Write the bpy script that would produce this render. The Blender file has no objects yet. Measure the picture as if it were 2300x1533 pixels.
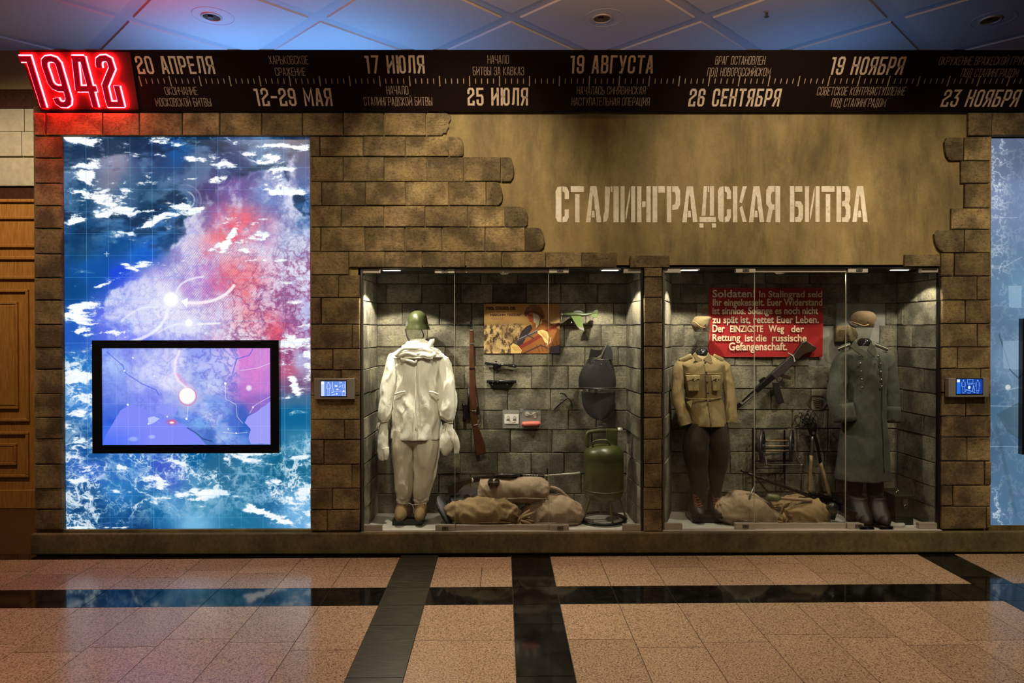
import bpy, math, random
import numpy as np
from mathutils import Vector, Matrix, Euler, noise
random.seed(7)
S = bpy.context.scene
COL = S.collection
# ------------------------------------------------------------------ camera
D0, H0, FPX = 5.85, 1.92, 1533.3
cam_d = bpy.data.cameras.new('camera'); cam = bpy.data.objects.new('camera', cam_d); COL.objects.link(cam)
cam_d.lens = 24; cam_d.sensor_width = 36; cam_d.sensor_fit = 'HORIZONTAL'
cam_d.shift_x = 0.0; cam_d.shift_y = -14.5 / 2300
cam.location = (0, -D0, H0)
PITCH, YAW, ROLL = -0.0075, -0.004, 0.0013
cam.rotation_euler = Euler((math.pi / 2 + PITCH, ROLL, YAW), 'XYZ')
S.camera = cam
RM = cam.rotation_euler.to_matrix()
CP = Vector((0, -D0, H0))
def ray(px, py):
    return RM @ Vector(((px - 1150) / FPX, -(py - 766.5 + 14.5) / FPX, -1.0))
def U(px, py, Y=0.0):
    d = ray(px, py); t = (Y - CP.y) / d.y
    return CP + d * t
def UZ(px, py, Z=0.0):
    d = ray(px, py); t = (Z - CP.z) / d.z
    return CP + d * t
# ------------------------------------------------------------------ world, exposure
w = bpy.data.worlds.new('world'); S.world = w; w.use_nodes = True
w.node_tree.nodes['Background'].inputs[0].default_value = (1.0, 0.72, 0.45, 1)
w.node_tree.nodes['Background'].inputs[1].default_value = 0.018
S.view_settings.view_transform = 'Standard'; S.view_settings.look = 'None'
S.view_settings.gamma = 1; S.view_settings.use_curve_mapping = False
S.view_settings.exposure = 0.0
def light(name, kind, loc, power, color, target=None, size=0.1, size_y=None, spot=None, blend=0.3):
    l = bpy.data.lights.new(name, kind); o = bpy.data.objects.new(name, l); COL.objects.link(o)
    l.energy = power; l.color = color; o.location = loc
    if kind == 'AREA':
        l.size = size
        if size_y: l.shape = 'RECTANGLE'; l.size_y = size_y
    else:
        l.shadow_soft_size = size
    if spot: l.spot_size = math.radians(spot); l.spot_blend = blend
    if target is not None:
        o.rotation_euler = (Vector(target) - Vector(loc)).to_track_quat('-Z', 'Y').to_euler()
    return o
WARM = (1.0, 0.83, 0.60)
# gallery spots high on the hall ceiling, aimed at the wall (ceiling lamps of the hall)
light('hall_spot', 'SPOT', (-0.55, -2.9, 4.85), 620, WARM, (-0.35, 0, 2.95), 0.06, spot=44, blend=0.9)
light('hall_spot', 'SPOT', (2.4, -2.9, 4.85), 430, WARM, (2.2, 0, 3.0), 0.06, spot=54, blend=0.9)
light('hall_spot', 'SPOT', (-3.0, -2.9, 4.85), 260, WARM, (-2.6, 0, 2.6), 0.06, spot=60, blend=0.9)
light('hall_spot', 'SPOT', (3.9, -2.9, 4.85), 420, WARM, (4.0, 0, 1.9), 0.06, spot=60, blend=0.9)
for hx, hp in ((-4.2, 100), (-1.4, 150), (1.4, 210), (4.2, 130)):
    light('hall_downlight', 'SPOT', (hx, -1.9, 4.9), hp, (1.0, 0.74, 0.50), (hx, -1.5, 0), 0.08, spot=62, blend=0.6)
    light('hall_downlight', 'SPOT', (hx, -5.6, 4.9), hp * .4, (1.0, 0.74, 0.50), (hx, -5.6, 0), 0.08, spot=70, blend=0.6)
light('hall_fill', 'AREA', (0.0, -5.2, 4.9), 50, (1.0, 0.76, 0.50), (0.0, -3.6, 0), 5.0, 1.6)  # broad unseen area light, added as soft fill for the hall
light('hall_spot', 'SPOT', (-0.3, -3.2, 4.85), 260, (1.0, 0.88, 0.68), (-0.80, 0.25, 1.42), 0.05, spot=19, blend=0.7)  # extra spot, added to brighten the white suit
light('hall_spot', 'SPOT', (1.9, -3.2, 4.85), 150, (1.0, 0.85, 0.62), (1.80, 0.2, 1.6), 0.05, spot=15, blend=0.8)  # extra spot, added to brighten the khaki uniform
# unseen spot that brightens the door behind the false wall
light('door_fill', 'SPOT', (-5.0, -0.6, 4.8), 340, (1.0, 0.80, 0.54), (-5.2, 1.57, 2.2), 0.08, spot=95, blend=0.8)
# blue uplights lying on top of the false wall
BLUE = (0.10, 0.36, 1.0)
for bx, bp in ((-3.0, 95), (-1.7, 80), (-0.5, 9), (1.1, 1.5), (2.2, 5), (3.2, 22)):
    light('blue_uplight', 'AREA', (bx, 1.3, 3.9), bp * 0.26, BLUE, (bx, 1.6, 4.96), 0.8, 0.06)
light('red_uplight', 'AREA', (-3.1, -0.05, 4.22), 7, (1.0, 0.05, 0.05), (-2.9, 0.35, 4.96), 1.3, 0.06)
light('warm_ceiling_fill', 'AREA', (0.5, -0.7, 4.6), 27, (1.0, 0.60, 0.30), (0.5, -0.1, 4.96), 5.0, 0.4)  # unseen area light, added to warm the front of the ceiling
# showcase downlights: built with the cases
def case_spot(px, py, power, Y=0.07, ang=114, tilt=0.0, col=(1.0, 0.90, 0.72)):
    p = U(px, py, Y)
    return light('case_spot', 'SPOT', (p.x, Y, 2.415), power, col, (p.x + tilt, Y + 0.02, 1.4), 0.015, spot=ang, blend=0.15)
case_spot(890, 607, 118, tilt=0.02); case_spot(1380, 607, 66, tilt=-0.08); case_spot(1130, 607, 16)
case_spot(1560, 607, 56, tilt=0.03); case_spot(1720, 607, 12); case_spot(1890, 607, 4); case_spot(2040, 607, 26, tilt=0.05)

# ------------------------------------------------------------------ materials
def lin(c):
    return tuple(((v / 255) / 12.92 if v / 255 <= 0.04045 else ((v / 255 + 0.055) / 1.055) ** 2.4) for v in c)
class NT:
    def __init__(s, name):
        s.m = bpy.data.materials.new(name); s.m.use_nodes = True
        s.t = s.m.node_tree; s.b = s.t.nodes['Principled BSDF']; s.out = s.t.nodes['Material Output']
    def n(s, typ, **kw):
        x = s.t.nodes.new(typ)
        for k, v in kw.items():
            if k.startswith('i_'):
                x.inputs[k[2:].replace('_', ' ')].default_value = v
            else: setattr(x, k, v)
        return x
    def l(s, a, b): s.t.links.new(a, b)
    def pos(s, scale=(1, 1, 1), obj_jitter=0.0):
        g = s.n('ShaderNodeNewGeometry').outputs['Position']
        if obj_jitter:
            oi = s.n('ShaderNodeObjectInfo'); vm = s.n('ShaderNodeVectorMath', operation='SCALE')
            cb = s.n('ShaderNodeCombineXYZ'); s.l(oi.outputs['Random'], cb.inputs[0]); s.l(oi.outputs['Random'], cb.inputs[2])
            s.l(cb.outputs[0], vm.inputs[0]); vm.inputs['Scale'].default_value = obj_jitter
            ad = s.n('ShaderNodeVectorMath', operation='ADD'); s.l(g, ad.inputs[0]); s.l(vm.outputs[0], ad.inputs[1]); g = ad.outputs[0]
        mp = s.n('ShaderNodeMapping'); mp.inputs['Scale'].default_value = scale; s.l(g, mp.inputs[0])
        return mp.outputs[0]
    def noise(s, vec, scale, detail=4, rough=0.6, dist=0.0):
        x = s.n('ShaderNodeTexNoise'); x.inputs['Scale'].default_value = scale; x.inputs['Detail'].default_value = detail
        x.inputs['Roughness'].default_value = rough; x.inputs['Distortion'].default_value = dist
        s.l(vec, x.inputs['Vector']); return x.outputs['Fac']
    def ramp(s, fac, stops):
        r = s.n('ShaderNodeValToRGB'); s.l(fac, r.inputs[0]); e = r.color_ramp.elements
        while len(e) < len(stops): e.new(0.5)
        for k, (p, c) in enumerate(stops):
            e[k].position = p; e[k].color = (*c, 1) if len(c) == 3 else c
        return r.outputs[0]
    def mix(s, a, b, f, mode='MIX'):
        x = s.n('ShaderNodeMix', data_type='RGBA', blend_type=mode)
        for sock, v in ((x.inputs[0], f), (x.inputs[6], a), (x.inputs[7], b)):
            if hasattr(v, 'is_linked') or hasattr(v, 'links'): s.l(v, sock)
            elif isinstance(v, (int, float)): sock.default_value = v
            else: sock.default_value = (*v, 1)
        return x.outputs[2]
    def bump(s, h, strength=0.4, dist=0.01, prev=None):
        b = s.n('ShaderNodeBump'); b.inputs['Strength'].default_value = strength; b.inputs['Distance'].default_value = dist
        s.l(h, b.inputs['Height'])
        if prev is not None: s.l(prev, b.inputs['Normal'])
        s.l(b.outputs[0], s.b.inputs['Normal']); return b.outputs[0]
    def color(s, c):
        if hasattr(c, 'links'): s.l(c, s.b.inputs['Base Color'])
        else: s.b.inputs['Base Color'].default_value = (*c, 1)
    def bright(s, col, lo, hi):
        oi = s.n('ShaderNodeObjectInfo'); mr = s.n('ShaderNodeMapRange')
        mr.inputs['To Min'].default_value = lo; mr.inputs['To Max'].default_value = hi
        s.l(oi.outputs['Random'], mr.inputs[0]); h = s.n('ShaderNodeHueSaturation'); s.l(mr.outputs[0], h.inputs['Value'])
        s.l(col, h.inputs['Color']); return h.outputs[0]
def simple(name, c, rough=0.6, metal=0.0, var=0.12, scale=30, bump=0.0, coat=0.0, stretch=(1, 1, 1)):
    a = NT(name); v = a.pos(stretch); f = a.noise(v, scale, 5)
    a.color(a.ramp(f, [(0.3, tuple(x * (1 - var) for x in c)), (0.7, tuple(min(1, x * (1 + var)) for x in c))]))
    a.b.inputs['Roughness'].default_value = rough; a.b.inputs['Metallic'].default_value = metal
    a.b.inputs['Coat Weight'].default_value = coat
    if bump: a.bump(f, bump, 0.004)
    return a.m
def stone(name, c0, c1, c2, blotch=2.0, lo=0.75, hi=1.2, bs=0.7):
    a = NT(name); v = a.pos((1, 1, 1), 9.0); v2 = a.pos((2.2, 3, 13), 31.0)
    big = a.noise(a.pos(), blotch, 5, 0.65); fine = a.noise(v, 46, 7, 0.75, 0.5); gro = a.noise(v2, 6.5, 7, 0.75, 2.6)
    col = a.ramp(big, [(0.32, c0), (0.5, c1), (0.68, c2)])
    col = a.mix(col, a.ramp(fine, [(0.36, (0.18, 0.16, 0.13)), (0.5, (0.9, 0.9, 0.9)), (0.68, (1.3, 1.3, 1.25))]), 0.6, 'MULTIPLY')
    col = a.mix(col, a.ramp(gro, [(0.37, (0.16, 0.13, 0.10)), (0.47, (0.9, 0.9, 0.9)), (0.66, (1.25, 1.22, 1.1))]), 0.72, 'MULTIPLY')
    patch = a.noise(a.pos((1, 1, 1), 5.0), 4.5, 3, 0.5)
    col = a.mix(col, a.ramp(patch, [(0.40, (0.36, 0.35, 0.30)), (0.54, (1, 1, 1)), (0.68, (1.3, 1.3, 1.1))]), 0.8, 'MULTIPLY')
    a.color(a.bright(col, lo, hi)); a.b.inputs['Roughness'].default_value = 0.8
    n1 = a.bump(gro, bs, 0.02); a.bump(fine, 0.6, 0.005, n1)
    return a.m
M = {}
M['stone'] = stone('warm_brown_stone', (0.18, 0.122, 0.050), (0.325, 0.232, 0.105), (0.46, 0.345, 0.17))
M['porous'] = stone('porous_stone', (0.27, 0.19, 0.08), (0.38, 0.28, 0.13), (0.45, 0.35, 0.18), bs=1.0)
M['case_stone'] = stone('grey_stone', (0.12, 0.11, 0.08), (0.24, 0.215, 0.16), (0.33, 0.30, 0.235), blotch=3.0)
def plaster():
    a = NT('stained_plaster'); big = a.noise(a.pos((1, 1, 0.55)), 1.6, 6, 0.65); st = a.noise(a.pos((2.6, 1, 0.7)), 1.5, 7, 0.68, 0.35)
    fine = a.noise(a.pos(), 40, 5, 0.7)
    col = a.ramp(big, [(0.3, (0.12, 0.082, 0.026)), (0.48, (0.21, 0.148, 0.048)), (0.68, (0.32, 0.235, 0.09))])
    col = a.mix(col, a.ramp(st, [(0.36, (0.42, 0.40, 0.30)), (0.52, (0.97, 0.97, 0.97)), (0.70, (1.3, 1.28, 1.2))]), 0.75, 'MULTIPLY')
    col = a.mix(col, a.ramp(fine, [(0.3, (0.6, 0.58, 0.5)), (0.7, (1, 1, 1))]), 0.5, 'MULTIPLY')
    a.color(col); a.b.inputs['Roughness'].default_value = 0.75; n = a.bump(fine, 0.25, 0.004); a.bump(big, 0.4, 0.03, n); return a.m
M['plaster'] = plaster()
def plinthm():
    a = NT('mossy_concrete'); big = a.noise(a.pos(), 2.6, 6, 0.7); fine = a.noise(a.pos((1, 1, 0.6)), 30, 6, 0.7, 0.5)
    col = a.ramp(big, [(0.3, (0.07, 0.05, 0.022)), (0.5, (0.155, 0.135, 0.055)), (0.7, (0.24, 0.18, 0.085))])
    col = a.mix(col, a.ramp(fine, [(0.35, (0.45, 0.42, 0.3)), (0.65, (1, 1, 1)), (0.8, (1.8, 1.6, 1.3))]), 0.7, 'MULTIPLY')
    a.color(col); a.b.inputs['Roughness'].default_value = 0.7; a.bump(fine, 0.6, 0.01); return a.m
M['plinth'] = plinthm()
M['patch'] = simple('grey_cement', (0.20, 0.19, 0.17), 0.85, var=0.25, scale=9, bump=0.3)
M['mortar'] = simple('dark_mortar', (0.05, 0.038, 0.02), 0.9)
def granite():
    a = NT('pink_granite'); p = a.pos((1, 1, 1), 7.0); f = a.noise(p, 95, 3, 0.7); f2 = a.noise(p, 55, 2, 0.5)
    vv = a.n('ShaderNodeTexVoronoi'); vv.inputs['Scale'].default_value = 170; a.l(p, vv.inputs['Vector'])
    sp = a.ramp(vv.outputs['Color'], [(0.12, (0.20, 0.13, 0.09)), (0.3, (0.42, 0.29, 0.185)), (0.55, (0.48, 0.335, 0.21)), (0.9, (0.56, 0.41, 0.27))])
    col = a.mix(sp, a.ramp(f, [(0.36, (0.25, 0.2, 0.17)), (0.52, (1, 1, 1))]), 0.8, 'MULTIPLY')
    a.color(a.bright(col, 0.88, 1.08))
    a.l(a.ramp(f2, [(0.3, (0.16,) * 3), (0.7, (0.24,) * 3)]), a.b.inputs['Roughness']); a.b.inputs['IOR'].default_value = 1.5
    return a.m
M['granite'] = granite()
def dark_tile(name, c, rough, grain):
    a = NT(name); f = a.noise(a.pos(grain, 3.0), 14, 6, 0.75, 0.3); fine = a.noise(a.pos(), 150, 2)
    col = a.ramp(f, [(0.35, tuple(x * 0.35 for x in c)), (0.55, c), (0.75, tuple(x * 2.6 for x in c))])
    a.color(a.mix(col, a.ramp(fine, [(0.3, (0.5,) * 3), (0.7, (1.3,) * 3)]), 0.6, 'MULTIPLY')); a.b.inputs['Roughness'].default_value = rough; return a.m
M['black_tile'] = dark_tile('black_polished_granite', (0.008, 0.0075, 0.007), 0.07, (1, 1, 1))
M['green_tile'] = dark_tile('dark_green_granite', (0.045, 0.043, 0.03), 0.3, (0.6, 5, 1))
M['grout'] = simple('grout', (0.03, 0.02, 0.012), 0.8)
M['ceil'] = simple('ceiling_paint', (0.50, 0.46, 0.40), 0.6, var=0.03)
M['ceil2'] = simple('ceiling_rib_paint', (0.42, 0.40, 0.37), 0.55, var=0.03)
M['fascia'] = simple('black_brown_board', (0.011, 0.005, 0.004), 0.5, var=0.3, scale=200)
M['fascia'].node_tree.nodes['Principled BSDF'].inputs['Specular IOR Level'].default_value = 0.12
M['letter'] = simple('beige_print', (0.66, 0.50, 0.36), 0.6, var=0.08)
M['thin_letter'] = simple('dim_beige_print', (0.42, 0.31, 0.22), 0.6, var=0.08)
M['title'] = None
def titlem():
    a = NT('worn_cream_paint'); f = a.noise(a.pos(), 24, 6, 0.75); g = a.noise(a.pos(), 5, 4)
    c = a.ramp(f, [(0.30, (0.42, 0.32, 0.19)), (0.42, (0.72, 0.64, 0.48)), (0.7, (0.84, 0.78, 0.64))])
    a.color(a.mix(c, a.ramp(g, [(0.35, (0.78, 0.74, 0.68)), (0.6, (1, 1, 1))]), 0.8, 'MULTIPLY')); a.b.inputs['Roughness'].default_value = 0.7; return a.m
M['title'] = titlem()
def emis(name, c, s, base=(0, 0, 0)):
    a = NT(name); a.color(base); a.b.inputs['Emission Color'].default_value = (*c, 1); a.b.inputs['Emission Strength'].default_value = s; return a.m
M['neon'] = emis('red_neon', (1.0, 0.006, 0.009), 190.0)
M['glow_tint'] = simple('painted_red_glow', (0.030, 0.002, 0.003), 0.6)  # red halo glow on the board, put into the colour
M['neon_face'] = emis('dark_red_acrylic', (0.22, 0.0, 0.006), 1.0, (0.3, 0.004, 0.01))
M['led'] = emis('white_led', (1.0, 0.93, 0.8), 9.0)
M['steel'] = simple('brushed_steel', (0.50, 0.46, 0.38), 0.4, 0.45, var=0.06, scale=60, stretch=(0.2, 1, 6))
M['dark_steel'] = simple('dark_steel', (0.13, 0.11, 0.085), 0.4, 0.6)
M['black'] = simple('black_plastic', (0.012, 0.011, 0.011), 0.35, coat=0.2)
M['black_gloss'] = simple('black_gloss', (0.008, 0.008, 0.01), 0.08, coat=0.6)
M['gunmetal'] = simple('gunmetal', (0.022, 0.021, 0.022), 0.33, 0.75, var=0.3, scale=70)
M['gunlight'] = simple('worn_steel', (0.20, 0.19, 0.17), 0.35, 0.85, var=0.3, scale=60)
M['slate'] = simple('slate_grey_steel', (0.085, 0.083, 0.09), 0.5, 0.2)
M['silver'] = simple('bright_steel', (0.42, 0.40, 0.36), 0.4, 0.4)
M['gun_dark'] = simple('dark_blued_steel', (0.05, 0.045, 0.045), 0.4, 0.5, var=0.3, scale=60)
M['wood_red'] = simple('red_brown_gunstock', (0.06, 0.022, 0.010), 0.32, var=0.4, scale=16, stretch=(5, 5, 0.6), coat=0.3)
M['wood_dark'] = simple('dark_walnut', (0.026, 0.014, 0.009), 0.35, var=0.3, scale=16, stretch=(1, 5, 5))
M['wood_handle'] = simple('pale_wooden_handle', (0.24, 0.155, 0.085), 0.55, var=0.25, scale=18, stretch=(5, 5, 0.7))
def door_wood():
    a = NT('orange_brown_oak'); f = a.noise(a.pos((14, 14, 0.9)), 5, 6, 0.7, 0.8); g = a.noise(a.pos((60, 60, 2)), 4, 3)
    c = a.ramp(f, [(0.3, (0.24, 0.095, 0.018)), (0.55, (0.42, 0.19, 0.04)), (0.75, (0.50, 0.25, 0.07))])
    a.color(a.mix(c, a.ramp(g, [(0.35, (0.7,) * 3), (0.6, (1,) * 3)]), 0.6, 'MULTIPLY')); a.b.inputs['Roughness'].default_value = 0.35; return a.m
M['door'] = door_wood()
M['limestone'] = simple('pale_limestone', (0.36, 0.32, 0.23), 0.55, var=0.16, scale=14, bump=0.1)
M['ochre_wall'] = simple('ochre_paint', (0.30, 0.22, 0.10), 0.7, var=0.05)
M['brown_marble'] = simple('dark_brown_marble', (0.05, 0.02, 0.01), 0.25, var=0.3)
M['case_floor'] = simple('pale_grey_board', (0.42, 0.40, 0.35), 0.6, var=0.10, scale=12)
def cloth(name, c, sc=420, bump=0.25, var=0.12, rough=0.9, big=6):
    a = NT(name); f = a.noise(a.pos(), big, 5, 0.6); v = a.noise(a.pos((1, 1, 1)), sc, 2, 0.5)
    col = a.ramp(f, [(0.3, tuple(x * (1 - var) for x in c)), (0.7, tuple(min(1, x * (1 + var)) for x in c))])
    a.color(a.mix(col, a.ramp(v, [(0.35, (0.75,) * 3), (0.65, (1.1,) * 3)]), 0.5, 'MULTIPLY')); a.b.inputs['Roughness'].default_value = rough
    a.b.inputs['Sheen Weight'].default_value = 0.04; n = a.bump(v, bump, 0.0004); wk = a.noise(a.pos((1, 1, 0.4)), 15, 4, 0.6, 1.8); a.bump(wk, 0.5, 0.012, n); return a.m
M['white_cloth'] = cloth('off_white_cotton', (0.80, 0.78, 0.68), var=0.05)
M['pants_cloth'] = cloth('unbleached_cotton', (0.62, 0.56, 0.44), var=0.06)
M['khaki'] = cloth('khaki_wool', (0.24, 0.175, 0.075), var=0.12)
M['cap_khaki'] = cloth('khaki_cap_cloth', (0.15, 0.108, 0.045))
M['khaki_light'] = cloth('pale_khaki_wool', (0.31, 0.235, 0.11), var=0.1)
M['brown_cloth'] = cloth('dark_brown_wool', (0.028, 0.018, 0.008))
M['collar_wool'] = cloth('grey_green_collar', (0.085, 0.092, 0.07))
M['grey_wool'] = cloth('grey_green_wool', (0.054, 0.059, 0.045), var=0.12)
M['cap_brown'] = cloth('brown_cap_cloth', (0.11, 0.068, 0.03))
M['burlap'] = cloth('burlap', (0.34, 0.25, 0.165), sc=260, bump=0.6, var=0.18)
M['burlap2'] = cloth('ochre_burlap', (0.29, 0.20, 0.095), sc=260, bump=0.6, var=0.18)
M['red_cloth'] = cloth('red_banner_cloth', (0.30, 0.006, 0.007), var=0.12, bump=0.2)
M['banner_paint'] = simple('banner_letter_paint', (0.72, 0.52, 0.36), 0.8, var=0.12, scale=90)
M['felt'] = cloth('tan_felt', (0.20, 0.13, 0.05), sc=120, big=18)
M['helmet'] = simple('olive_enamel', (0.026, 0.031, 0.010), 0.32, var=0.15, scale=14, coat=0.25)
M['canister'] = simple('green_painted_steel', (0.05, 0.06, 0.016), 0.35, var=0.3, scale=10, coat=0.3)
M['armor'] = simple('grey_painted_armour', (0.045, 0.043, 0.045), 0.42, 0.3, var=0.15, scale=20)
M['leather'] = simple('black_brown_leather', (0.012, 0.008, 0.006), 0.55, var=0.25, scale=60, bump=0.2)
M['lace'] = simple('orange_brown_laces', (0.17, 0.065, 0.025), 0.8)
M['cord'] = simple('white_cord', (0.6, 0.56, 0.46), 0.8)
M['ammo'] = simple('dark_olive_box', (0.018, 0.019, 0.009), 0.5, 0.1, var=0.3)
M['olive_tin'] = simple('olive_grenade_tin', (0.09, 0.11, 0.045), 0.45, var=0.2)
M['plane'] = simple('green_aircraft_paint', (0.035, 0.045, 0.014), 0.4, var=0.2, scale=25)
M['plane_light'] = simple('light_green_aircraft_paint', (0.07, 0.10, 0.028), 0.4, var=0.1)
M['plane_grey'] = simple('pale_grey_aircraft_paint', (0.12, 0.12, 0.10), 0.4)
M['tablet'] = simple('brown_grey_metal_bezel', (0.26, 0.235, 0.20), 0.45, 0.2, var=0.05)
M['paper'] = simple('white_paper', (0.72, 0.69, 0.64), 0.8, var=0.04)
M['pink'] = simple('salmon_red_tube', (0.62, 0.16, 0.12), 0.6, var=0.15)
M['ink'] = simple('grey_ink', (0.18, 0.17, 0.17), 0.8)
M['pale_metal'] = simple('pale_tag_metal', (0.6, 0.55, 0.5), 0.4, 0.3)
def glassm(name, tint, refl=1.0, rough=0.0, alpha=0.0):
    a = NT(name); t = a.t; t.nodes.remove(a.b)
    tr = a.n('ShaderNodeBsdfTransparent'); tr.inputs[0].default_value = (*tint, 1)
    gl = a.n('ShaderNodeBsdfGlossy'); gl.inputs['Roughness'].default_value = rough
    lw_ = a.n('ShaderNodeLayerWeight'); lw_.inputs[0].default_value = 0.5
    pw = a.n('ShaderNodeMath', operation='POWER'); a.l(lw_.outputs['Facing'], pw.inputs[0]); pw.inputs[1].default_value = 5.0
    mt = a.n('ShaderNodeMath', operation='MULTIPLY_ADD'); mt.inputs[1].default_value = 0.9 * refl; mt.inputs[2].default_value = 0.035 * refl; a.l(pw.outputs[0], mt.inputs[0])
    ms = a.n('ShaderNodeMixShader'); a.l(mt.outputs[0], ms.inputs[0]); a.l(tr.outputs[0], ms.inputs[1]); a.l(gl.outputs[0], ms.inputs[2])
    last = ms.outputs[0]
    if alpha:
        df = a.n('ShaderNodeBsdfDiffuse'); df.inputs[0].default_value = (0.6, 0.6, 0.55, 1)
        m2 = a.n('ShaderNodeMixShader'); m2.inputs[0].default_value = alpha; a.l(last, m2.inputs[1]); a.l(df.outputs[0], m2.inputs[2]); last = m2.outputs[0]
    a.l(last, a.out.inputs[0]); return a.m
M['glass'] = glassm('case_glass', (0.97, 0.985, 0.975))
M['glass_edge'] = simple('pale_glass_edge', (0.50, 0.50, 0.42), 0.25, var=0.05)
M['acrylic'] = glassm('clear_acrylic', (0.86, 0.88, 0.84), 1.0, 0.08, 0.08)
M['bag'] = glassm('clear_plastic_bag', (0.93, 0.95, 0.97), 1.0, 0.15, 0.22)

# ------------------------------------------------------------------ object helpers
WL = {}
def tag(o, label=None, cat=None, group=None, kind=None):
    if label: o['label'] = label
    if cat: o['category'] = cat
    if group: o['group'] = group
    if kind: o['kind'] = kind
    return o
def empty(name, loc, label, cat, group=None):
    o = bpy.data.objects.new(name, None); COL.objects.link(o); o.location = loc; o.empty_display_size = 0.1
    WL[o] = Vector(loc); return tag(o, label, cat, group)
def mk(name, vf, m, parent=None, smooth=False, sub=0, label=None, bevel=0.0):
    vs, fs = vf
    vs = [Vector(v) for v in vs]
    lo = Vector((min(v.x for v in vs), min(v.y for v in vs), min(v.z for v in vs)))
    hi = Vector((max(v.x for v in vs), max(v.y for v in vs), max(v.z for v in vs)))
    c = (lo + hi) / 2
    if parent is None: c.z = lo.z
    me = bpy.data.meshes.new(name); me.from_pydata([tuple(v - c) for v in vs], [], [tuple(f) for f in fs])
    me.materials.append(M[m] if isinstance(m, str) else m)
    if smooth: me.polygons.foreach_set('use_smooth', [True] * len(me.polygons))
    o = bpy.data.objects.new(name, me); COL.objects.link(o); WL[o] = c
    o.location = c if parent is None else c - WL[parent]
    if parent is not None: o.parent = parent
    if bevel:
        b = o.modifiers.new('bevel', 'BEVEL'); b.width = bevel; b.segments = 2; b.limit_method = 'ANGLE'
    if sub:
        s = o.modifiers.new('subsurf', 'SUBSURF'); s.levels = sub; s.render_levels = sub
    if label: o['label'] = label
    return o
def join(*parts):
    V, F = [], []
    for vs, fs in parts:
        n = len(V); V += list(vs); F += [tuple(i + n for i in f) for f in fs]
    return V, F
def box(x0, x1, y0, y1, z0, z1):
    v = [(x, y, z) for x in (x0, x1) for y in (y0, y1) for z in (z0, z1)]
    return v, [(0, 1, 3, 2), (4, 6, 7, 5), (0, 4, 5, 1), (2, 3, 7, 6), (0, 2, 6, 4), (1, 5, 7, 3)]
def pbox(x0, y0, x1, y1, Ya, Yb, Yref=None):
    a = U(x0, y0, Ya if Yref is None else Yref); b = U(x1, y1, Ya if Yref is None else Yref)
    return box(a.x, b.x, Ya, Yb, b.z, a.z)
def obox(c, ax, ay, az):   # oriented box by half vectors
    c = Vector(c); v = [c + ax * i + ay * j + az * k for i in (-1, 1) for j in (-1, 1) for k in (-1, 1)]
    return v, [(0, 1, 3, 2), (4, 6, 7, 5), (0, 4, 5, 1), (2, 3, 7, 6), (0, 2, 6, 4), (1, 5, 7, 3)]
def bar(p, q, w, d=None, up=Vector((0, 1, 0))):
    p, q = Vector(p), Vector(q); t = (q - p); L = t.length; t.normalize(); s = up.cross(t)
    if s.length < 1e-4: s = Vector((1, 0, 0))
    s.normalize(); o = t.cross(s)
    return obox((p + q) / 2, t * L / 2, s * w / 2, o * (d or w) / 2)
def loft(rings, n=20, wr=None, power=2.0, caps=True):
    V, F = [], []
    m = len(rings)
    for i, (c, s, o) in enumerate(rings):
        for k in range(n):
            a = 2 * math.pi * k / n; ca, sa = math.cos(a), math.sin(a)
            if power != 2.0:
                e = 2.0 / power; ca = math.copysign(abs(ca) ** e, ca); sa = math.copysign(abs(sa) ** e, sa)
            p = Vector(c) + s * ca + o * sa
            if wr:
                d = (s * ca + o * sa); L = d.length
                if L > 1e-6: p = p + d / L * wr(a, i / (m - 1), p)
            V.append(p)
    for i in range(m - 1):
        for k in range(n):
            a = i * n + k; b = i * n + (k + 1) % n
            F.append((a, b, b + n, a + n))
    if caps:
        F.append(tuple(range(n - 1, -1, -1))); F.append(tuple((m - 1) * n + k for k in range(n)))
    return V, F
def cr(rows, sub):
    if sub <= 1: return [tuple(r) for r in rows]
    A = np.array(rows, float); out = []
    for i in range(len(A) - 1):
        p0 = A[max(i - 1, 0)]; p1 = A[i]; p2 = A[i + 1]; p3 = A[min(i + 2, len(A) - 1)]
        for k in range(sub):
            t = k / sub
            out.append(0.5 * ((2 * p1) + (-p0 + p2) * t + (2 * p0 - 5 * p1 + 4 * p2 - p3) * t * t + (-p0 + 3 * p1 - 3 * p2 + p3) * t ** 3))
    out.append(A[-1]); return [tuple(r) for r in out]
def vrings(rows, Y, sub=4):   # rows: (xl, xr, y, ry[, dY]) in photo pixels at depth Y, ry in metres
    rows = [tuple(r) + ((0,) if len(r) == 4 else ()) for r in rows]; out = []
    for xl, xr, py, ry, dy in cr(rows, sub):
        a = U(xl, py, Y + dy); b = U(xr, py, Y + dy); c = (a + b) / 2
        out.append((c, Vector(((b.x - a.x) / 2, 0, 0)), Vector((0, ry, 0))))
    return out
def rings(pts, rads, flat=1.0, ref=Vector((0, 1, 0)), sub=1):
    P = cr([(*p, r) for p, r in zip(pts, rads)], sub); out = []
    for i, q in enumerate(P):
        a = Vector(P[max(i - 1, 0)][:3]); b = Vector(P[min(i + 1, len(P) - 1)][:3]); t = (b - a).normalized()
        s = ref.cross(t)
        if s.length < 1e-3: s = Vector((1, 0, 0)).cross(t)
        s.normalize(); o = t.cross(s).normalized()
        out.append((Vector(q[:3]), s * q[3], o * q[3] * flat))
    return out
def tube(pts, r, n=8, sub=1, flat=1.0, wr=None):
    rr = [r] * len(pts) if isinstance(r, (int, float)) else r
    return loft(rings(pts, rr, flat, sub=sub), n, wr)
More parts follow.
